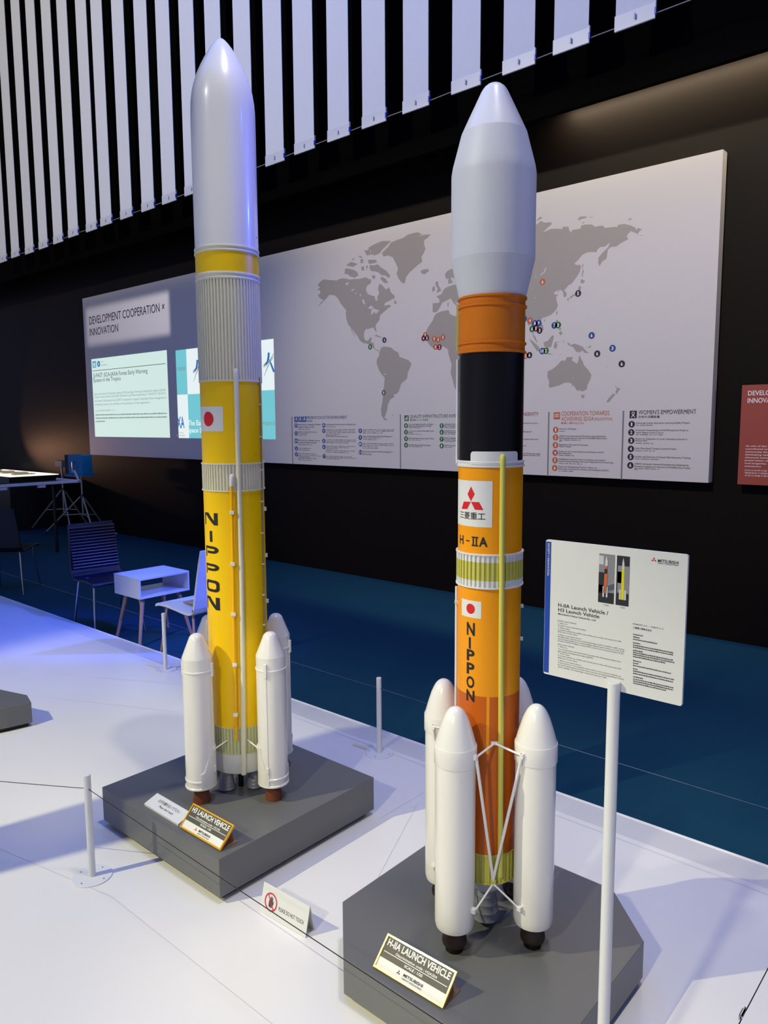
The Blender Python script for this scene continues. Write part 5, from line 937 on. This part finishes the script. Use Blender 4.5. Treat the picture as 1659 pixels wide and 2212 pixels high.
for s in (-1, 1): B().box(-w2, w2, s*d2-(th if s > 0 else 0), s*d2+(0 if s > 0 else th), zb+th, zt-th, TB).build('side_panel', st, bevel=.001)
for sx in (1, -1):
    for sy in (1, -1):
        B().tube([(.11*sx, .15*sy, zb+.002), (.165*sx, .225*sy, 0)], [.017, .011], LEGW, 14).build('leg', st)

# ------------------------------------------------------------------ things at the far left
def onwall(): pass
TRIP = mat('tripod_aluminium', (176, 172, 170), 0.3, metal=0.8)
TEAL = mat('teal_case_paint', (20, 120, 176), 0.4)
def tripod(label, loc, hgt, feet, head):
    t = thing('tripod_stand', label, 'tripod', loc)
    B().tube([(0, 0, .30), (0, 0, hgt)], .014, TRIP, 12).build('centre_column', t)
    B().tube([(0, 0, hgt*.62), (0, 0, hgt*.68)], .030, BLK, 12).build('collar', t)
    for fx, fy in feet:
        lg = B().tube([(0.02*fx, .02*fy, hgt*.66), (fx, fy, .012)], .013, TRIP, 10).build('leg', t)
        B().tube([(fx*.52, fy*.52, hgt*.33), (0, 0, hgt*.36)], .008, TRIP, 8).build('brace', t)
        B().tube([(fx*.96, fy*.96, .04), (fx, fy, 0.004)], .017, BLK, 8).build('rubber_foot', lg)
    if head:
        b = B(); b.box(-.13, .13, -.11, .10, hgt+.02, hgt+.30, TEAL, R(20)); hd = b.build('teal_case', t, bevel=.008)
        B().box(-.20, -.125, -.10, .09, hgt+.01, hgt+.30, BLK, R(20), (0, 0)).build('dark_flap', hd)
        B().tube([(.0, -.125, hgt+.20), (.05, -.15, hgt+.20), (.05, -.15, hgt+.05)], .012, TRIP, 8).build('handle', hd)
        B().box(-.17, .16, -.14, .12, hgt-.01, hgt+.02, TEAL, R(20)).build('tray', hd)
    else:
        B().box(-.11, .11, -.05, .05, hgt, hgt+.10, mat('grey_case_paint', (98, 104, 118), 0.5)).build('small_case', t, bevel=.006)
    return t
tripod('metal tripod with a teal blue case on top, behind the navy chair', (-10.62, 5.34, -.18), .90, ((-.62, -.30), (.52, -.10), (.05, .36)), True)
tripod('metal tripod with a small grey case, left of the teal one', (-11.22, 5.34, -.18), 1.0, ((-.60, -.26), (.45, -.12), (.10, .36)), False)
rod = B().tube([(-10.72, 5.60, -.165), (-10.30, 5.70, -.165)], .018, TRIP, 10).build('metal_rod')
tag(rod, 'pale metal rod lying on the carpet at the foot of the dark wall', 'rod')
# long white framed counter
ct = thing('display_counter', 'long counter with a thin white rim and raised end at the left edge', 'counter', (-9.30, 4.0, -.18))
RIM = mat('white_rim', (206, 204, 226), 0.4)
B().box(-.55, .03, -1.2, .60, .895, .905, DARKFOOT).build('counter_top', ct)
B().box(.03, .06, -1.2, .62, .90, .935, RIM).build('front_rim', ct, bevel=.004)
B().box(-.55, .06, .60, .63, .90, .935, RIM).build('end_rim', ct, bevel=.004)
B().tube([(.045, .615, .93), (.045, .56, 1.06)], .015, RIM, 10).build('raised_end', ct)
for y in (-.8, -.36, .1): B().box(.00, .05, y, y+.09, .865, .90, RIM).build('rim_bracket', ct, bevel=.004)
for y in (-1.0, .40):
    B().tube([(-.2, y, 0), (-.2, y, .895)], .02, BLK, 10).build('leg', ct)
# lit showcase
SHOWL = emit('showcase_light', (255, 248, 226), 1.3)
sc = thing('lit_showcase', 'black showcase with a brightly lit top at the left edge', 'showcase', (-12.9, 5.25, -.18))
B().box(-1.2, 1.0, -.42, .42, 0, .84, BLK).build('cabinet', sc)
B().box(-1.15, .95, -.38, .38, .84, .850, SHOWL).build('lit_top', sc)
for x in (-.9, -.2, .5): B().tube([(x, -.38, .85), (x, -.38, .98)], .014, TRIP, 8).build('rail_post', sc)
B().tube([(-1.15, -.38, .975), (.5, -.38, .975)], .010, TRIP, 8).build('rail', sc)
for i in range(7):
    B().box(-1.0+i*.26, -.86+i*.26, -.2+.05*(i % 3), .12, .85, .865+.012*(i % 2), mat('model_stone', (188, 178, 150), 0.8)).build('model_block', sc)
